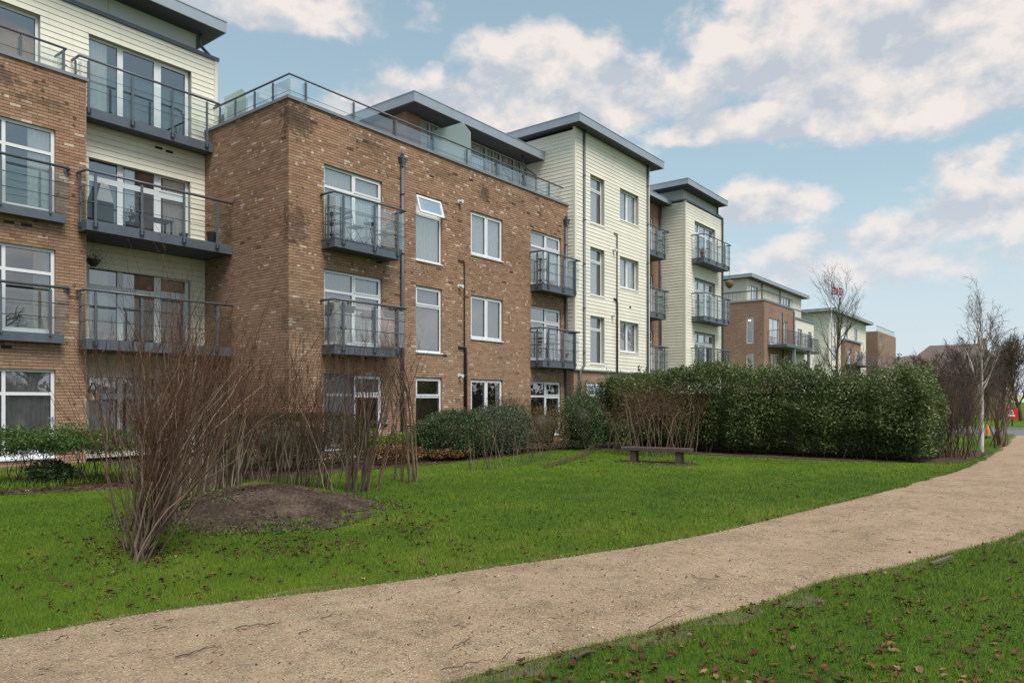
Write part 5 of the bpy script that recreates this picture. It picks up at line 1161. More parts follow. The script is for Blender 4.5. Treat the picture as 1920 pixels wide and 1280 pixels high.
for i, (x, d, h, m, lab) in enumerate(((1640, 95, 9.5, 'twig_hazed', 'pale bare tree beside the farthest brick block'), (1690, 80, 8.2, 'twig_hazed', 'bare beige tree between the brick block and the house'), (1715, 56, 5.6, 'twig_red', 'low reddish bare tree in front of the small hipped roof'), (1765, 50, 6.4, 'twig_red', 'dense reddish bare tree in front of the hipped house'), (1812, 52, 7.0, 'twig_red', 'reddish brown bare tree right behind the birch'), (1880, 60, 9.0, 'twig_grey', 'taller dark bare tree to the right of the birch'), (1915, 56, 8.5, 'twig_red', 'dense bare tree behind the red sign'), (1850, 66, 8.5, 'twig_red', 'wide bare tree behind the roadside verge'), (1965, 58, 9.5, 'twig_grey', 'tall bare tree at the end of the verge'))):
    p = AT(x, 750, d); tree('bare_tree', lab, (p.x, p.y), h * .55, .15 + .02 * (i % 3), CM, 'bark_brown', m, 'bare trees across the road')
# multi-stemmed shrubs by the birch
def thicket(name, label, pxs, n, hr, rr_, k, Lr, group=None):
    L = []
    for i in range(n):
        x, y = random.choice(pxs); b = G(x + random.gauss(0, 6), y + random.gauss(0, 2)); L.append(stem_line((b.x, b.y, 0), (random.uniform(-.22, .22), random.uniform(-.22, .22)), random.uniform(*hr), random.uniform(*rr_), .2, 8, .05))
    c = np.mean([l[0][0] for l in L], axis=0); root = thing(name, (c[0], c[1], 0), label, 'shrub', group)
    for l in L: tube_obj('stem', [l], 'willow_tip' if random.random() < .7 else 'willow', root, 5)
    s = shoots(L, k, Lr, rr=.45, tmin=.3); s += shoots(s, 1.6, (.2, .6), rr=.6, tmin=.2); tag(tube_obj('shoots', s, 'twig_red', root, 3), kind='stuff'); return root
thicket('dogwood_thicket', 'thicket of bare brown stems filling the end of the laurel hedge', [(1755, 857), (1770, 856), (1785, 858), (1805, 858), (1822, 857)], 60, (1.0, 2.2), (.006, .016), 10, (.4, 1.0))
thicket('dogwood_thicket', 'bare fan shaped shrub beside the path just past the birch', [(1868, 836), (1876, 836)], 16, (1.6, 2.6), (.015, .035), 8, (.5, 1.1))
# woodland all round the park, far off
def woodland():
    V = []; n = 0; segs = []
    for a0, a1, d0, d1, hh, cnt in ((R(-35), R(-6), 75, 110, 8, 9), (R(-200), R(-40), 30, 60, 11, 46), (R(-6), R(12), 130, 170, 9, 9)):
        for i in range(cnt):
            a = a0 + (a1 - a0) * (i + random.random()) / cnt; d = random.uniform(d0, d1); x, y = d * math.cos(a), d * math.sin(a); h = hh * random.uniform(.75, 1.15)
            out = [[], [], []]; cfg = dict(seg=[4, 4, 3], wob=[.06, .15, .18], up=[.02, .1, .05], taper=[.7, .7, .7], rmin=.025, nb=[10, 9], t0=[.2, .1], ang=[.7, .6], ratio=[.6, .6])
            grow((x, y, -.1), (0, 0, 1), h * .6, .22, 0, cfg, out); segs += out[0] + out[1] + out[2]
    o = tube_obj('woodland', segs, 'twig_grey', None, 3); tag(o, 'belt of bare winter woodland closing the park in the distance', 'woodland', kind='stuff')
    n = 26000; a = rng.uniform(R(-205), R(-8), n); d = rng.uniform(54, 72, n); P = np.stack([d * np.cos(a), d * np.sin(a), np.abs(rng.normal(size=n)) * 1.5], -1); v, f = leaves(P, .9, .5, updir=np.array([0, 0, .5])); o = np_mesh('undergrowth', v, f, rng.random(n), 'hedge_brown'); tag(o, 'dark undergrowth along the far woodland edge', 'undergrowth', kind='stuff')
woodland()

# ------------------------------------------------------------------ small things
def bench():
    a, b = G(1189.5, 865.5), G(1274, 869); t = (b - a).normalized(); n = Vector((-t.y, t.x, 0)); c = (a + b) / 2
    root = thing('park_bench', (c.x, c.y, 0), 'low backless dark wooden bench on two thick posts on the lawn', 'bench')
    for p in (a, b):
        mb = MB(); w, d = .075, .14; q = [p - t * w - n * d, p + t * w - n * d, p + t * w + n * d, p - t * w + n * d]; mb.prism([(v.x, v.y, -.05) for v in q], (0, 0, .36)); mb.build('leg', 'wood_bench', root)
    e0, e1 = c - t * .90, c + t * .90
    for k in (-1, 0, 1):
        mb = MB(); o = n * (.125 * k); q = [e0 + o - n * .058, e1 + o - n * .058, e1 + o + n * .058, e0 + o + n * .058]; mb.prism([(v.x, v.y, .312 + .003 * k) for v in q], (0, 0, .075)); mb.build('seat_plank', 'wood_bench', root)
bench()
def foliage_on(root, c, r_, n, mat, L=.05, W=.02, z=.1, name='leaves'):
    P = np.array(c) + rng.normal(size=(n, 3)) * np.array([r_, r_, z]); v, f = leaves(P, L, W, updir=np.array([0, 0, .8])); return tag(np_mesh(name, v, f, rng.random(n), mat, root), kind='stuff')
def pot(loc, r_, h, mat, label, plant=None, group=None, name='plant_pot'):
    root = thing(name, loc, label, 'plant pot', group); MB().lathe(loc, [(r_ * .72, 0), (r_ * .95, h * .85), (r_ * 1.04, h * .86), (r_ * 1.04, h), (r_ * .9, h), (r_ * .88, h * .9)], 14).build('pot', mat, root)
    if plant: foliage_on(root, (loc[0], loc[1], loc[2] + h + plant[1] * .6), plant[0], 160, plant[2], z=plant[1] * .5)
    return root
def trough(x, y, z, mat, label, plant='shrub_lime'):
    root = thing('rail_planter', (x, y, z), label, 'planter'); mb = MB()
    a = [(x - .14, y - .06, z), (x + .14, y - .06, z), (x + .14, y + .06, z), (x - .14, y + .06, z)]; b = [(x - .18, y - .085, z + .19), (x + .18, y - .085, z + .19), (x + .18, y + .085, z + .19), (x - .18, y + .085, z + .19)]
    mb.add(a + b, [(3, 2, 1, 0), (0, 1, 5, 4), (1, 2, 6, 5), (2, 3, 7, 6), (3, 0, 4, 7), (4, 5, 6, 7)]).build('trough', mat, root)
    for s in (-.1, .1): MB().tube([(x + s, y - .085, z + .15), (x + s, y - .12, z + .26), (x + s, y - .16, z + .30)], .006, 5).build('hook', 'metal_dark', root)
    foliage_on(root, (x, y, z + .21), .07, 90, plant, .06, .02, .03); return root
def bistro_table(x, y, z, label, r_=.32, h=.7):
    root = thing('bistro_table', (x, y, z), label, 'table'); MB().lathe((x, y, z + h - .02), [(r_, 0), (r_ + .01, .01), (r_, .022)], 20).build('table_top', 'metal_grey', root)
    for k in range(3): an = k * 2.094 + .4; MB().tube([(x + .05 * math.cos(an), y + .05 * math.sin(an), z + h - .02), (x - .04 * math.cos(an), y - .04 * math.sin(an), z + h * .5), (x + .24 * math.cos(an), y + .24 * math.sin(an), z)], .009, 6).build('leg', 'metal_dark', root)
def fold_chair(x, y, z, rz, label, mat='metal_grey', fm='metal_dark'):
    root = thing('folding_chair', (x, y, z), label, 'chair'); ca, sa = math.cos(rz), math.sin(rz)
    def T(a, b, c): return (x + a * ca - b * sa, y + a * sa + b * ca, z + c)
    for s in (-.18, .18):
        MB().tube([T(-.2, s, 0), T(.17, s, .45)], .009, 6).build('leg', fm, root); MB().tube([T(.2, s * .92, 0), T(-.14, s * .92, .45), T(-.24, s * .92, .86)], .009, 6).build('leg', fm, root)
    for k in range(4): mb = MB(); a = -.15 + k * .095; mb.prism([T(a, -.18, .45), T(a + .075, -.18, .45), T(a + .075, .18, .45), T(a, .18, .45)], (0, 0, .014)); mb.build('seat_slat', mat, root)
    for k in range(2): mb = MB(); c = .66 + k * .12; o = -.185 - k * .03; mb.prism([T(o, -.17, c), T(o, .17, c), T(o - .018, .17, c + .08), T(o - .018, -.17, c + .08)], (ca * .012, sa * .012, 0)); mb.build('back_slat', mat, root)
zA2, zA1 = FL[2] - .01, FL[1] - .01
bistro_table(13.75, 15.74, zA2, 'round grey bistro table on the upper corner balcony', .2, .68)
fold_chair(13.15, 15.74, zA2, 0, 'grey folding chair left of the table on the upper corner balcony'); fold_chair(14.3, 15.74, zA2, math.pi, 'grey folding chair right of the table on the upper corner balcony')
root = thing('shelf_rack', (12.42, 15.75, zA2), 'narrow grey shelf rack at the end of the upper corner balcony', 'shelf')
for s in (15.55, 15.92):
    for q in (12.32, 12.52): MB().box(q - .01, q + .01, s - .01, s + .01, zA2, zA2 + .85).build('upright', 'metal_grey', root)
for k in range(3): MB().box(12.30, 12.54, 15.53, 15.94, zA2 + .12 + k * .28, zA2 + .14 + k * .28).build('shelf', 'metal_grey', root)
trough(12.45, 15.60, zA1 + .93, 'fabric_grey', 'grey rail planter with a lime plant on the lower corner balcony', 'shrub_lime'); trough(12.85, 15.60, zA1 + .9, 'metal_grey', 'slate rail planter hanging next to the lime plant', 'shrub_dark'); trough(14.35, 15.60, zA1 + .9, 'metal_grey', 'slate rail planter at the downpipe end of the lower corner balcony', 'shrub_dark')
root = pot((12.72, 15.68, zA1), .15, .42, 'pot_white', 'bulbous cream vase on the lower corner balcony', (.05, .08, 'shrub_dark'), name='floor_vase')
pot((14.2, 15.7, zA1), .11, .3, 'terracotta', 'terracotta pot with a green plant on the lower corner balcony', (.09, .12, 'shrub_dark'))
root = thing('plant_stand', (22.15, 15.72, zA2), 'dark plant stand with a leafy pot on the far upper balcony', 'plant stand')
for k in range(3): MB().box(22.02, 22.3, 15.58, 15.86, zA2 + .15 + .4 * k, zA2 + .18 + .4 * k).build('shelf', 'metal_dark', root)
for q in (22.03, 22.28): MB().box(q - .012, q + .012, 15.7, 15.73, zA2, zA2 + 1.0).build('upright', 'metal_dark', root)
foliage_on(root, (22.2, 15.72, zA2 + .7), .1, 120, 'shrub_dark'); foliage_on(root, (22.2, 15.72, zA2 + .3), .09, 100, 'shrub_dark', name='lower_leaves')
root = pot((22.9, 15.75, zA2), .2, .25, 'flower_pink', 'pink tub on the far upper balcony')
fold_chair(22.25, 15.72, zA1, 0, 'slatted folding chair on the far lower balcony', 'wood_dark'); fold_chair(23.55, 15.72, zA1, math.pi, 'second folding chair at the pipe end of the far lower balcony', 'wood_light')
root = thing('square_table', (22.95, 15.72, zA1), 'small square table on the far lower balcony', 'table'); MB().box(22.65, 23.2, 15.52, 15.95, zA1 + .66, zA1 + .69).build('table_top', 'wood_dark', root)
for q in ((22.68, 15.55), (23.17, 15.55), (23.17, 15.92), (22.68, 15.92)): MB().tube([(q[0], q[1], zA1), (q[0], q[1], zA1 + .66)], .012, 5).build('leg', 'metal_dark', root)
pot((36.0, 15.2, 9.02), .16, .38, 'terracotta', 'brown pot on the top balcony of the far cream bay', (.09, .12, 'shrub_grey'))
# left bay balconies
z2 = FL[2] - .01
root = thing('covered_chair', (7.85, 19.0, z2), 'chair under a grey cloth cover on the recessed balcony', 'chair')
MB().prism([(7.68, 18.8, z2), (8.1, 18.8, z2), (8.1, 18.8, z2 + .5), (7.98, 18.8, z2 + .95), (7.8, 18.8, z2 + 1.0), (7.68, 18.8, z2 + .6)], (0, .5, 0)).build('cover', 'metal_dark', root); MB().prism([(7.69, 18.78, z2 + .55), (8.09, 18.78, z2 + .55), (7.97, 18.78, z2 + .96), (7.8, 18.78, z2 + 1.01)], (0, .018, 0)).build('cover_flap', 'fabric_grey', root)
root = thing('topiary_pot', (8.62, 19.0, z2), 'clipped green bush in a tub on the recessed balcony', 'plant pot'); MB().lathe((8.62, 19.0, z2), [(.12, 0), (.15, .18), (.155, .2), (.13, .2)], 12).build('pot', 'black_plastic', root); foliage_on(root, (8.62, 19.0, z2 + .36), .09, 420, 'shrub_dark', .05, .018, .11)
root = thing('garden_table', (9.3, 19.35, z2), 'dark low table on the recessed balcony', 'table'); MB().box(8.8, 9.8, 19.15, 19.6, z2 + .46, z2 + .50).build('table_top', 'metal_dark', root)
for q in ((8.84, 19.2), (9.76, 19.2), (9.76, 19.55), (8.84, 19.55)): MB().box(q[0] - .02, q[0] + .02, q[1] - .02, q[1] + .02, z2, z2 + .46).build('leg', 'metal_dark', root)
pot((10.78, 18.95, z2), .15, .34, 'black_plastic', 'empty black tapered pot at the brick end of the recessed balcony')
pot((10.25, 19.5, z2), .12, .3, 'metal_grey', 'grey pot beside the balcony door of the recess')
root = thing('hanging_basket', (7.85, 19.35, 5.1), 'flowering hanging basket under the recessed balcony', 'hanging basket'); MB().lathe((7.85, 19.35, 4.95), [(.05, 0), (.14, .08), (.17, .18), (.15, .18)], 12).build('bowl', 'black_plastic', root); MB().tube([(7.85, 19.35, 5.12), (7.85, 19.35, 5.66)], .004, 4).build('chain', 'metal_dark', root)
foliage_on(root, (7.85, 19.35, 5.14), .13, 260, 'shrub_dark', .05, .02, .10); foliage_on(root, (7.87, 19.28, 5.14), .13, 60, 'flower_pink', .03, .025, .10, 'flowers')
lx, ly, lz = 7.70, 19.0, 1.62
root = thing('hanging_lantern', (lx, ly, lz), 'wooden lantern with black top hanging at the brick corner', 'lantern')
for sx in (-.075, .075):
    for sy in (-.075, .075): MB().box(lx + sx - .014, lx + sx + .014, ly + sy - .014, ly + sy + .014, lz, lz + .25).build('post', 'wood_light', root)
MB().box(lx - .09, lx + .09, ly - .09, ly + .09, lz - .025, lz).build('base', 'wood_light', root); MB().lathe((lx, ly, lz + .25), [(.125, 0), (.10, .03), (.05, .11), (.045, .15), (.02, .16)], 8).build('roof', 'black_plastic', root); MB().lathe((lx, ly, lz), [(.03, 0), (.03, .11), (.0, .11)], 8).build('candle', 'pot_white', root)
MB().tube([(lx, ly, lz + .41), (lx, ly, lz + .5), (lx - .1, ly + .09, lz + .5)], .006, 5).build('hook', 'metal_dark', root)
# garden lantern on post, patio furniture
x, y = 13.9, 15.3; root = thing('garden_lantern', (x, y, 0), 'small black pagoda lantern on a thin post by the patio door', 'lamp'); MB().tube([(x, y, 0), (x, y, .82)], .012, 6).build('post', 'metal_dark', root); MB().lathe((x, y, .82), [(.012, 0), (.085, .09), (.09, .11), (.05, .11)], 8).build('tray', 'metal_dark', root); MB().lathe((x, y, .92), [(.05, 0), (.055, .15), (.03, .15)], 8).build('lamp_glass', 'frosted', root); MB().lathe((x, y, 1.06), [(.13, 0), (.12, .015), (.05, .06), (.01, .075)], 10).build('lamp_roof', 'metal_dark', root)
def wood_chair(x, y, rz, label):
    root = thing('garden_chair', (x, y, .02), label, 'chair'); ca, sa = math.cos(rz), math.sin(rz)
    def T(a, b, c): return Vector((x + a * ca - b * sa, y + a * sa + b * ca, c))
    def bar(p, q, w): mb = MB(); mb.tube([p, q], w, 4); return mb
    for a, b, h_ in ((.22, -.22, .62), (.22, .22, .62), (-.22, -.22, .86), (-.22, .22, .86)): bar(T(a, b, .02), T(a - (.07 if a < 0 else 0), b, h_), .024).build('leg', 'wood_dark', root)
    for k in range(5): mb = MB(); a = -.2 + k * .09; mb.prism([T(a, -.22, .42), T(a + .07, -.22, .42), T(a + .07, .22, .42), T(a, .22, .42)], (0, 0, .02)); mb.build('seat_slat', 'wood_dark', root)
    for k in range(5): b = -.16 + k * .08; bar(T(-.23, b, .44), T(-.28, b, .84), .018).build('back_slat', 'wood_dark', root)
    bar(T(-.29, -.25, .85), T(-.29, .25, .85), .025).build('back_rail', 'wood_dark', root)
    for b in (-.23, .23): bar(T(-.25, b, .63), T(.25, b, .63), .022).build('armrest', 'wood_dark', root)
wood_chair(15.0, 15.2, .2, 'dark slatted wooden chair beside the downpipe on the patio'); wood_chair(16.2, 15.25, math.pi - .2, 'dark slatted wooden chair under the venetian blind')
root = thing('patio_table', (15.6, 15.25, .02), 'small round dark patio table with a candle dish', 'table'); MB().lathe((15.6, 15.25, .64), [(.3, 0), (.31, .015), (.3, .03)], 16).build('table_top', 'metal_dark', root); MB().tube([(15.6, 15.25, .02), (15.6, 15.25, .64)], .03, 8).build('leg', 'metal_dark', root); MB().lathe((15.6, 15.25, .02), [(.2, 0), (.05, .05)], 12).build('foot', 'metal_dark', root)
MB().lathe((15.55, 15.2, .67), [(.05, 0), (.07, .05), (.06, .05)], 10).build_at('candle_dish', 'pot_white', (15.55, 15.2, .67)); tag(bpy.context.scene.objects['candle_dish'], 'small pale dish standing on the round patio table', 'dish')
pot((9.6, 15.5, .01), .12, .95, 'pot_green', 'tall planter with red flowers behind the brown hedge', (.07, .07, 'flower_red'))
# hanging basket on a bracket at the far bay
bp = AT(1368, 532, 41.2); root = thing('hanging_basket', tuple(bp), 'round brown basket hanging from a thin bracket off the far cream bay', 'hanging basket')
MB().lathe((bp.x, bp.y, bp.z - .28), [(.03, 0), (.14, .08), (.23, .22), (.24, .36), (.16, .46), (.05, .5)], 14).build('basket', 'basket', root); MB().tube([(bp.x, bp.y, bp.z + .25), (bp.x, bp.y, bp.z + .95), (39.1, bp.y - .05, bp.z + .98)], .012, 5).build('bracket', 'steel_light', root)
# flag on a pole
fp = AT(1559, 560, 50); root = thing('flag', (fp.x, fp.y, 0), 'red white and blue flag on a tall pole behind the bare tree', 'flag'); MB().tube([(fp.x, fp.y, 0), (fp.x, fp.y, 9.75)], .03, 6).build('pole', 'steel_light', root)
def flag_piece(name, mat, pts, off):
    fx_ = RT; mb = MB(); W, H = .85, .5; z0 = 8.95
    def T(u, v): w = .05 * math.sin(u * 6) ; return (fp.x + fx_[0] * u * W - FWD[0] * (off + w), fp.y + fx_[1] * u * W - FWD[1] * (off + w), z0 + v * H - .10 * u)
    n = 8
    for p in pts:
        (ua, va), (ub, vb), (uc, vc), (ud, vd) = p
        for i in range(n):
            s, e = i / n, (i + 1) / n; L_ = lambda a, b, t: a + (b - a) * t
            mb.quad(T(L_(ua, ub, s), L_(va, vb, s)), T(L_(ua, ub, e), L_(va, vb, e)), T(L_(ud, uc, e), L_(vd, vc, e)), T(L_(ud, uc, s), L_(vd, vc, s)))
    return mb.build(name, mat, root)
flag_piece('field', 'flag_blue', [((0, 0), (1, 0), (1, 1), (0, 1))], 0)
flag_piece('saltire', 'flag_white', [((0, 0), (1, .84), (1, 1), (0, .16)), ((0, .84), (1, 0), (1, .16), (0, 1))], .004)
flag_piece('red_saltire', 'flag_red', [((0, .05), (1, .89), (1, .95), (0, .11)), ((0, .89), (1, .05), (1, .11), (0, .95))], .008)
flag_piece('white_cross', 'flag_white', [((0, .34), (1, .34), (1, .66), (0, .66)), ((.40, 0), (.60, 0), (.60, 1), (.40, 1))], .012)
flag_piece('red_cross', 'flag_red', [((0, .40), (1, .40), (1, .60), (0, .60)), ((.44, 0), (.56, 0), (.56, 1), (.44, 1))], .016)
# red sign beyond the road
sp_ = G(1898, 798); sx, sy = sp_.x, sp_.y; root = thing('notice_sign', (sx, sy, 0), 'square red sign with white emblem on a post across the road', 'sign')
MB().box(sx - .04, sx + .04, sy - .04, sy + .04, 0, .5).build('post', 'metal_dark', root)
def sgn(u, v, o): return (sx + RT[0] * u - FWD[0] * o, sy + RT[1] * u - FWD[1] * o, v)
def splate(name, mat, u0, u1, v0, v1, o): mb = MB(); mb.prism([sgn(u0, v0, o), sgn(u1, v0, o), sgn(u1, v1, o), sgn(u0, v1, o)], (-FWD[0] * .02, -FWD[1] * .02, 0)); return mb.build(name, mat, root)
splate('board', 'red_sign', -.34, .34, .42, 1.12, .03); splate('board_top', 'metal_dark', -.35, .35, 1.121, 1.16, .03)
splate('emblem', 'white_paint', -.22, .02, .76, .97, .052); splate('emblem_square', 'red_sign', -.16, -.04, .81, .92, .073); splate('lettering', 'white_paint', -.28, .14, .59, .70, .052); splate('lettering_gap', 'red_sign', -.06, -.04, .59, .70, .073)
for (u, d, w, h_, lab) in ((1895, 62, .48, .42, 'yellow panel on a post among the trees beyond the verge'), (1912, 66, .22, .5, 'narrow yellow panel on a post beside a tree trunk')):
    p = AT(u, 747, d); root = thing('yellow_panel', (p.x, p.y, 0), lab, 'panel'); MB().box(p.x - .03, p.x + .03, p.y - .03, p.y + .03, 0, p.z).build('post', 'metal_dark', root); mb = MB(); q = [Vector((p.x + RT[0] * s * w - FWD[0] * .05, p.y + RT[1] * s * w - FWD[1] * .05, p.z + e)) for s, e in ((-.5, -h_ / 2), (.5, -h_ / 2), (.5, h_ / 2), (-.5, h_ / 2))]; mb.prism(q, (-FWD[0] * .02, -FWD[1] * .02, 0)).build('panel', 'yellow_paint', root)
p = G(1852, 822); root = thing('marker_post', tuple(p), 'short orange marker post with dark foot beside the path', 'post'); MB().lathe((p.x, p.y, 0), [(.12, 0), (.08, .12)], 10).build('foot', 'black_plastic', root); MB().lathe((p.x, p.y, .12), [(.075, 0), (.085, .25), (.05, .45), (.03, .46)], 10).build('body', 'orange_paint', root)

# ------------------------------------------------------------------ grass, leaves, twigs, stones
def frustum_pts(n, d0, d1, power=1.0, half=46):
    a = rng.uniform(-R(half), R(half), n); u = rng.random(n) ** power; d = d0 + (d1 - d0) * u; r_ = d / np.cos(a * .8)
    X = d[:, None] * FWD[None] + (d * np.tan(a * .86))[:, None] * RT[None]; return X
def lawn_ok(X, margin=.0):
    ok = ~inpoly(X, POLYC) & ~inpoly(X, BEDP); ok &= (X[:, 0] < 39.5)
    dm = np.hypot(X[:, 0] - MC[0], X[:, 1] - MC[1]); an = np.arctan2(X[:, 1] - MC[1], X[:, 0] - MC[0]); ok &= dm > MR * .86 * (1 + .07 * np.sin(3 * an + 1) + .04 * np.sin(7 * an))
    return ok
def make_grass():
    Vs = []; Rs = []
    for n, d0, d1, h, w, pw in ((330000, 3.2, 9.5, .048, .0050, .75), (300000, 6.5, 17, .050, .0090, .8), (150000, 12, 32, .05, .017, .8)):
        X = frustum_pts(n, d0, d1, pw); X = X[lawn_ok(X)]; D = X @ FWD; X = X[rng.random(len(X)) < np.clip((d1 - D) / (.35 * (d1 - d0)), 0, 1) * np.clip((D - d0) / (.2 * (d1 - d0)) + (d0 < 4), 0, 1)]; m = len(X); X3 = np.concatenate([X, np.zeros((m, 1))], 1)
        X3[:, 2] = mound_h(X[:, 0], X[:, 1]); k = cumnoise(X3 * np.array([1, 1, 0]), .9, 51); k2 = cumnoise(X3 * np.array([1, 1, 0]), 3.2, 52); ed = edge_dist(X3[:, :2]); kp = ((k > -.75) | (rng.random(m) < .75)) & (rng.random(m) < np.clip(ed / (.10 + .14 * np.clip(k2 + .3, 0, 1)), .12, 1)); X3 = X3[kp]; k = k[kp]; k2 = k2[kp]; m = len(X3)
        H = h * rng.uniform(.45, 1.15, m) * (1 + .28 * k2); an = rng.uniform(0, 6.283, m); t = np.stack([np.cos(an), np.sin(an), np.zeros(m)], -1); ln = rng.normal(size=(m, 3)) * .45; ln[:, 2] = 1; ln = unit(ln)
        v = np.empty((m, 3, 3)); v[:, 0] = X3 - t * w / 2; v[:, 1] = X3 + t * w / 2; v[:, 2] = X3 + ln * H[:, None]; v[:, :2, 2] -= .006
        Vs.append(v.reshape(-1, 3)); Rs.append(np.clip(.46 + .28 * k + .20 * k2 + rng.normal(size=m) * .22, 0, .98))
    V = np.concatenate(Vs); r_ = np.concatenate(Rs); o = np_mesh('grass', V, np.arange(len(V)).reshape(-1, 3), r_, 'grass'); tag(o, 'short green lawn grass on both sides of the gravel path', 'grass', kind='stuff')
    # ragged fringe along the path edges
    L = []; 
    for E_, s in ((PLs, 1), (PRs, -1)):
        i = rng.integers(120, 640, 24000); P = E_[i] + rng.normal(size=(24000, 2)) * .035; P[:, 1] += s * .03; L.append(P)
    X = np.concatenate(L); D = X @ FWD; X = X[(D > 3.2) & (D < 20)]; m = len(X); X3 = np.concatenate([X, np.zeros((m, 1))], 1); an = rng.uniform(0, 6.28, m); t = np.stack([np.cos(an), np.sin(an), 0 * an], -1); ln = rng.normal(size=(m, 3)) * .6; ln[:, 2] = 1; ln = unit(ln); D = X @ FWD
    w = .0011 * D.clip(4, 14); v = np.empty((m, 3, 3)); v[:, 0] = X3 - t * w[:, None] / 2; v[:, 1] = X3 + t * w[:, None] / 2; v[:, 2] = X3 + ln * (.045 * rng.uniform(.4, 1.2, m))[:, None]
    V = v.reshape(-1, 3); o = np_mesh('edge_grass', V, np.arange(len(V)).reshape(-1, 3), np.clip(rng.normal(size=m) * .2 + .62, 0, 1), 'grass'); tag(o, 'yellowish grass fringe creeping over the gravel edges', 'grass', kind='stuff')
    # rough grass by the left wing and weeds on the mound
    X = np.stack([rng.uniform(2.5, 7.6, 16000), rng.uniform(14.6, 18.6, 16000)], -1); m = len(X); X3 = np.concatenate([X, np.zeros((m, 1))], 1); v, f = leaves(X3, .16, .012, updir=np.array([0, 0, 2.2])); o = np_mesh('rough_grass', v, f, np.clip(.55 + rng.normal(size=m) * .25, 0, 1), 'grass'); tag(o, 'rough yellow green grass below the left ground floor window', 'grass', kind='stuff')
    n = 9000; a = rng.uniform(0, 6.283, n); r_ = MR * np.sqrt(rng.random(n)) * 1.08; x = MC[0] + r_ * np.cos(a); y = MC[1] + r_ * np.sin(a); P = np.stack([x, y, mound_h(x, y) + .02], -1); kk = cumnoise(P, 2.2, 77); sel = (kk > .38) | ((r_ > MR * .8) & (kk > -.4)); P = P[sel]; v, f = leaves(P, .05, .022, updir=np.array([0, 0, .7])); o = np_mesh('mound_weeds', v, f, rng.random(len(P)), 'weed'); tag(o, 'patchy small weeds growing over the soil mound', 'weeds', kind='stuff')
make_grass()
def leaf_mesh(i):
    r2 = random.Random(i); n = 10; mb = MB(); pts = []; cu = r2.uniform(.1, .5)
    for k in range(n):
        an = 2 * math.pi * k / n; rad = (1.0 if k % 2 == 0 else .74) * r2.uniform(.8, 1.12); x = math.cos(an) * rad * .5; y = math.sin(an) * rad * .33
        pts.append((x, y, abs(y) * r2.uniform(.3, 1.1) + cu * x * x * 1.3 + r2.uniform(-.05, .09)))
    vs = [(0, 0, .0)] + pts; fs = [(0, 1 + k, 1 + (k + 1) % n) for k in range(n)]; mb.add(vs, fs, .5); return mb
LM = [leaf_mesh(i) for i in range(6)]
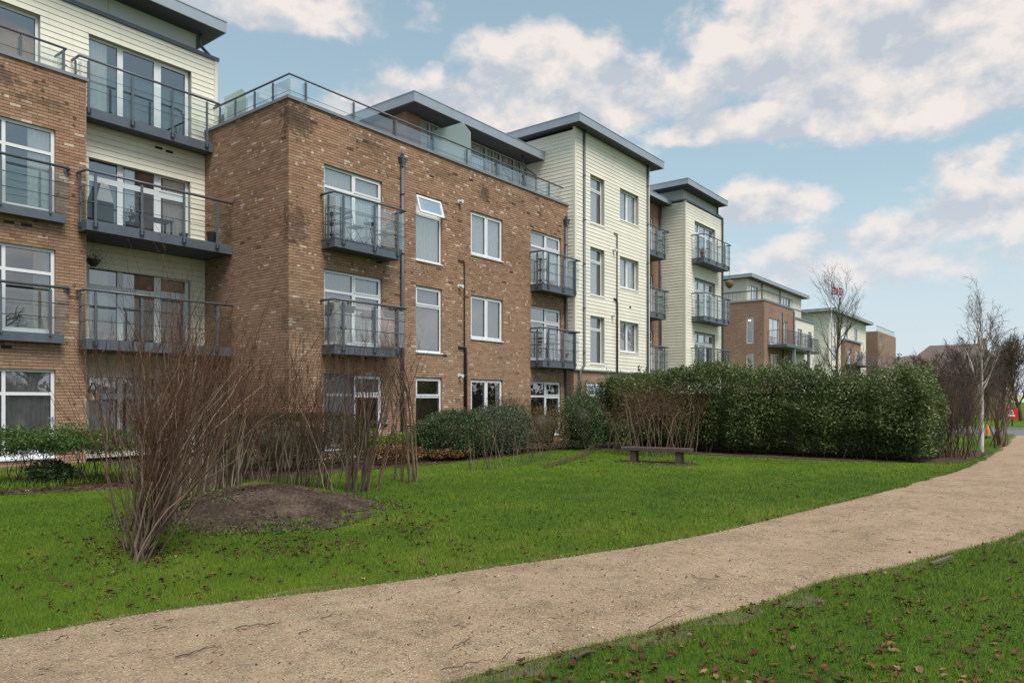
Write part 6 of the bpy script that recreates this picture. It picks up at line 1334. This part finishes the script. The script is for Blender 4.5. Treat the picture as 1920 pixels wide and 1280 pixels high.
def leaf_field():
    pts = []
    def scat(poly_px, n, only=True):
        P = np.array([tuple(G(*q)[:2]) for q in poly_px]); lo, hi = P.min(0), P.max(0); c = 0
        while c < n:
            q = rng.uniform(lo, hi); 
            if inpoly(q[None], P)[0]: pts.append((q[0], q[1])); c += 1
    # near verge on the right: even spread in picture terms
    while len(pts) < 520:
        x, y = rng.uniform(880, 2050), rng.uniform(1000, 1300); q = G(x, y); Q = np.array([[q.x, q.y]])
        if not inpoly(Q, POLYC)[0] and q.y < 3.0: pts.append((q.x, q.y))
    near = list(pts); pts.clear()
    for cx_, cy_, sx_, sy_, n in ((520, 1030, 90, 12, 60), (600, 1020, 60, 10, 40), (760, 985, 35, 12, 45), (770, 960, 15, 15, 20), (270, 1040, 60, 14, 90), (200, 1010, 80, 25, 50), (640, 945, 40, 8, 40), (1080, 862, 60, 5, 60), (720, 1040, 200, 30, 60), (150, 1100, 120, 40, 55), (380, 1090, 200, 30, 40), (900, 1020, 150, 40, 60), (1150, 960, 200, 40, 50), (1400, 930, 200, 30, 40), (1450, 862, 160, 4, 60), (1230, 862, 60, 6, 40), (1500, 1010, 100, 20, 20), (1850, 855, 40, 5, 50)):
        for _ in range(int(n * 1.7)):
            x, y = rng.normal(cx_, sx_), rng.normal(cy_, sy_); q = G(x, max(y, 835)); pts.append((q.x, q.y))
    mid = [p for p in pts if not inpoly(np.array([p]), POLYC)[0] or random.random() < .06]; pts.clear()
    bed = [(rng.uniform(2.5, 8.5), rng.uniform(13.2, 14.6)) for _ in range(900)] + [(rng.uniform(11, 19), rng.uniform(12.6, 13.5)) for _ in range(700)]
    bed = [p for p in bed if inpoly(np.array([p]), BEDP)[0]] + [(MC[0] + random.gauss(0, .8), MC[1] + random.gauss(0, .7)) for _ in range(70)]
    mesh_cache = {}
    names = (('dark brown curled fallen leaf on the verge grass', (.25, .38, .48)), ('russet fallen leaf on the verge grass', (.55, .64, .72)), ('pale tan fallen leaf on the verge grass', (.70, .82, .92)))
    near.sort(key=lambda p: -PX(p[0], p[1], 0)[1])
    def place(p, s):
        z = float(mound_h(np.array(p[0]), np.array(p[1]))); return Vector((p[0], p[1], z + s[1]))
    for i, p in enumerate(near[:290]):
        ci = random.choices((0, 1, 2), (.6, .28, .12))[0]; lab, vals = names[ci]; key = (random.randrange(6), random.choice(vals))
        if key not in mesh_cache:
            mb = MB(); mb.v = LM[key[0]].v; mb.f = LM[key[0]].f; mb.a = [key[1]] * len(mb.f); mb.sm = [False] * len(mb.f); me = mb.mesh('fallen_leaf'); me.materials.append(MT['dry_leaf']); mesh_cache[key] = me
        o = link('fallen_leaf', mesh_cache[key], None, None, place(p, (0, random.uniform(.010, .026)))); s = random.uniform(.038, .082); o.scale = (s, s * random.uniform(.7, 1.1), s * random.uniform(.4, 1.0)); o.rotation_euler = (random.uniform(-.3, .3), random.uniform(-.3, .3), random.uniform(0, 6.28)); tag(o, lab, 'leaf', ('dark fallen leaves', 'russet fallen leaves', 'pale fallen leaves')[ci])
    rest = MB()
    for p in near[290:] + mid + bed:
        m_ = random.choice(LM); s = random.uniform(.032, .075); z = float(mound_h(np.array(p[0]), np.array(p[1]))) + random.uniform(.008, .024); an = random.uniform(0, 6.28); tx, ty = random.uniform(-.5, .5), random.uniform(-.5, .5); ca, sa = math.cos(an) * s, math.sin(an) * s
        rest.add([(p[0] + x * ca - y * sa, p[1] + x * sa + y * ca, z + s * (w * 1.2 + .3 * (x * tx + y * ty))) for x, y, w in m_.v], m_.f, min(1, max(0, random.gauss(.36, .22))))
    o = rest.build('leaf_litter', 'dry_leaf'); tag(o, 'scattered brown leaf litter over the lawn and flower bed', 'leaf litter', kind='stuff')
leaf_field()
def twig(pxs, r_, label, mat='bark_brown', lift=.012, name='fallen_twig'):
    P = [G(x, y) for x, y in pxs]; Q = []
    for a, b in zip(P, P[1:]):
        for k in range(4): q = a.lerp(b, k / 4); Q.append(np.array([q.x + random.gauss(0, .006), q.y + random.gauss(0, .006), lift + .028 + random.uniform(0, .012)]))
    Q.append(np.array([P[-1].x, P[-1].y, lift + .03])); Q = np.array(Q); c = Q.mean(0); rad = np.linspace(r_, r_ * .4, len(Q))
    lines = [(Q, rad, random.random())]; i = len(Q) // 2; d = (Q[-1] - Q[0]) * .25; s = np.array([-d[1], d[0], 0]) * random.choice((-.6, .6)); lines.append((np.array([Q[i], Q[i] + d * .5 + s * .6, Q[i] + d + s]), np.array([r_ * .5, r_ * .4, r_ * .25]), .3))
    v, f, a = ntubes(lines, 5); o = np_mesh(name, v, f, a, mat, None, off=np.array([c[0], c[1], 0])); o.location = (c[0], c[1], 0); tag(o, label, 'twig', 'twigs on the gravel path')
for pxs, r_, lab in (([(330, 1245), (375, 1232), (415, 1222)], .006, 'straight dark twig on the gravel near the verge bend'), ([(443, 1188), (480, 1183), (520, 1182), (530, 1176)], .007, 'long bent twig across the gravel'), ([(283, 1190), (325, 1188)], .007, 'thick dark twig at the lawn edge of the gravel'),
    ([(850, 1225), (870, 1216), (885, 1205)], .006, 'short forked stick on the gravel'), ([(828, 1268), (865, 1262), (900, 1252), (925, 1251)], .005, 'thin curved twig along the near gravel edge'), ([(942, 1247), (960, 1230)], .005, 'small upright pointing twig by the verge'), ([(970, 1238), (1005, 1236)], .004, 'pale thin twig by the verge'),
    ([(1215, 1188), (1250, 1170), (1280, 1152)], .006, 'long grey twig lying along the verge edge'), ([(852, 1182), (868, 1187), (882, 1181)], .005, 'little curved twig in mid gravel'), ([(1297, 1085), (1305, 1092), (1350, 1096)], .005, 'forked thin twig in mid gravel'), ([(75, 1270), (100, 1264)], .006, 'short stick in the near gravel corner'), ([(560, 1198), (588, 1190)], .005, 'short dark twig on the gravel'), ([(600, 1170), (620, 1164), (640, 1160)], .005, 'thin twig near the lawn edge'), ([(1560, 1003), (1575, 1000)], .006, 'short knobbly twig far along the gravel'), ([(105, 1212), (125, 1202)], .007, 'knotted dark stick by the lawn edge'), ([(215, 1196), (245, 1187)], .005, 'thin dark twig by the lawn edge'), ([(1660, 1018), (1690, 1020)], .005, 'thin flat twig far along the gravel'), ([(1050, 1005), (1110, 1003)], .006, 'twig lying on the lawn')):
    twig(pxs, r_ * .7, lab)
p0, p1 = G(1745, 1061), G(1785, 1047); mb = MB(); t = (p1 - p0).normalized(); n_ = Vector((-t.y, t.x, 0)) * .018; mb.prism([(v.x, v.y, .01) for v in (p0 - n_, p1 - n_, p1 + n_, p0 + n_)], (0, 0, .025)); o = mb.build_at('edging_board', 'bark_green', (p0.x, p0.y, 0)); tag(o, 'exposed grey timber edging at the verge side of the path', 'edging')
p0, p1 = G(1078, 1245), G(1115, 1232); v, f, a = ntubes([(np.array([[p0.x, p0.y, .04], [(p0.x + p1.x) / 2, (p0.y + p1.y) / 2, .055], [p1.x, p1.y, .04]]), np.array([.010, .012, .008]), .1)], 7); o = np_mesh('dead_branch', v, f, a, 'bark_brown', None, off=np.array([p0.x, p0.y, 0])); o.location = (p0.x, p0.y, 0); tag(o, 'thick dark piece of branch lying in the verge grass', 'branch')
def stones():
    n = 26000; X = frustum_pts(n, 3.3, 11, .7); X = X[inpoly(X, POLYC)]; m = len(X); s = rng.uniform(.002, .0065, m) * rng.choice([1, 1, 1, 1.7], m)
    base = np.array([[1, 0, 0], [0, 1, 0], [-1, 0, 0], [0, -1, 0], [0, 0, .8]]); an = rng.uniform(0, 6.28, m); c, sn = np.cos(an), np.sin(an); rx = rng.uniform(.7, 1.3, m)
    V = np.empty((m, 5, 3)); 
    for k, b in enumerate(base): V[:, k, 0] = X[:, 0] + s * (b[0] * rx * c - b[1] * sn); V[:, k, 1] = X[:, 1] + s * (b[0] * rx * sn + b[1] * c); V[:, k, 2] = .028 + s * b[2]
    F = np.array([[0, 1, 4], [1, 2, 4], [2, 3, 4], [3, 0, 4]])[None] + (np.arange(m) * 5)[:, None, None]; o = np_mesh('gravel', V.reshape(-1, 3), F.reshape(-1, 3), np.repeat(rng.random(m), 4), 'stone'); tag(o, 'loose tan and brown gravel chips over the path', 'gravel', kind='stuff')
mat_leaf('stone', [(0, (.06, .04, .028)), (.25, (.17, .115, .075)), (.6, (.36, .26, .175)), (.9, (.46, .36, .26)), (1, (.62, .54, .44))], .9, 0, .2)
stones()

def debris():
    n = 5200; X = frustum_pts(n, 3.3, 16, .8); X = X[inpoly(X, POLYC)]; m = len(X); P = np.concatenate([X, np.full((m, 1), .034)], 1); an = rng.uniform(0, 6.28, m); d = np.stack([np.cos(an), np.sin(an), np.zeros(m)], -1); q = np.stack([-np.sin(an), np.cos(an), np.zeros(m)], -1)
    L = rng.gamma(2.0, .011, m)[:, None]; W = rng.uniform(.002, .008, m)[:, None]; V = np.empty((m, 4, 3)); V[:, 0] = P; V[:, 1] = P + d * L * .5 + q * W; V[:, 2] = P + d * L; V[:, 3] = P + d * L * .5 - q * W; V[:, 1:3, 2] += .006
    o = np_mesh('path_debris', V.reshape(-1, 3), np.arange(m * 4).reshape(m, 4), rng.random(m) * .55, 'dry_leaf'); tag(o, 'bits of dark leaf and bark trodden into the gravel path', 'debris', kind='stuff')
debris()
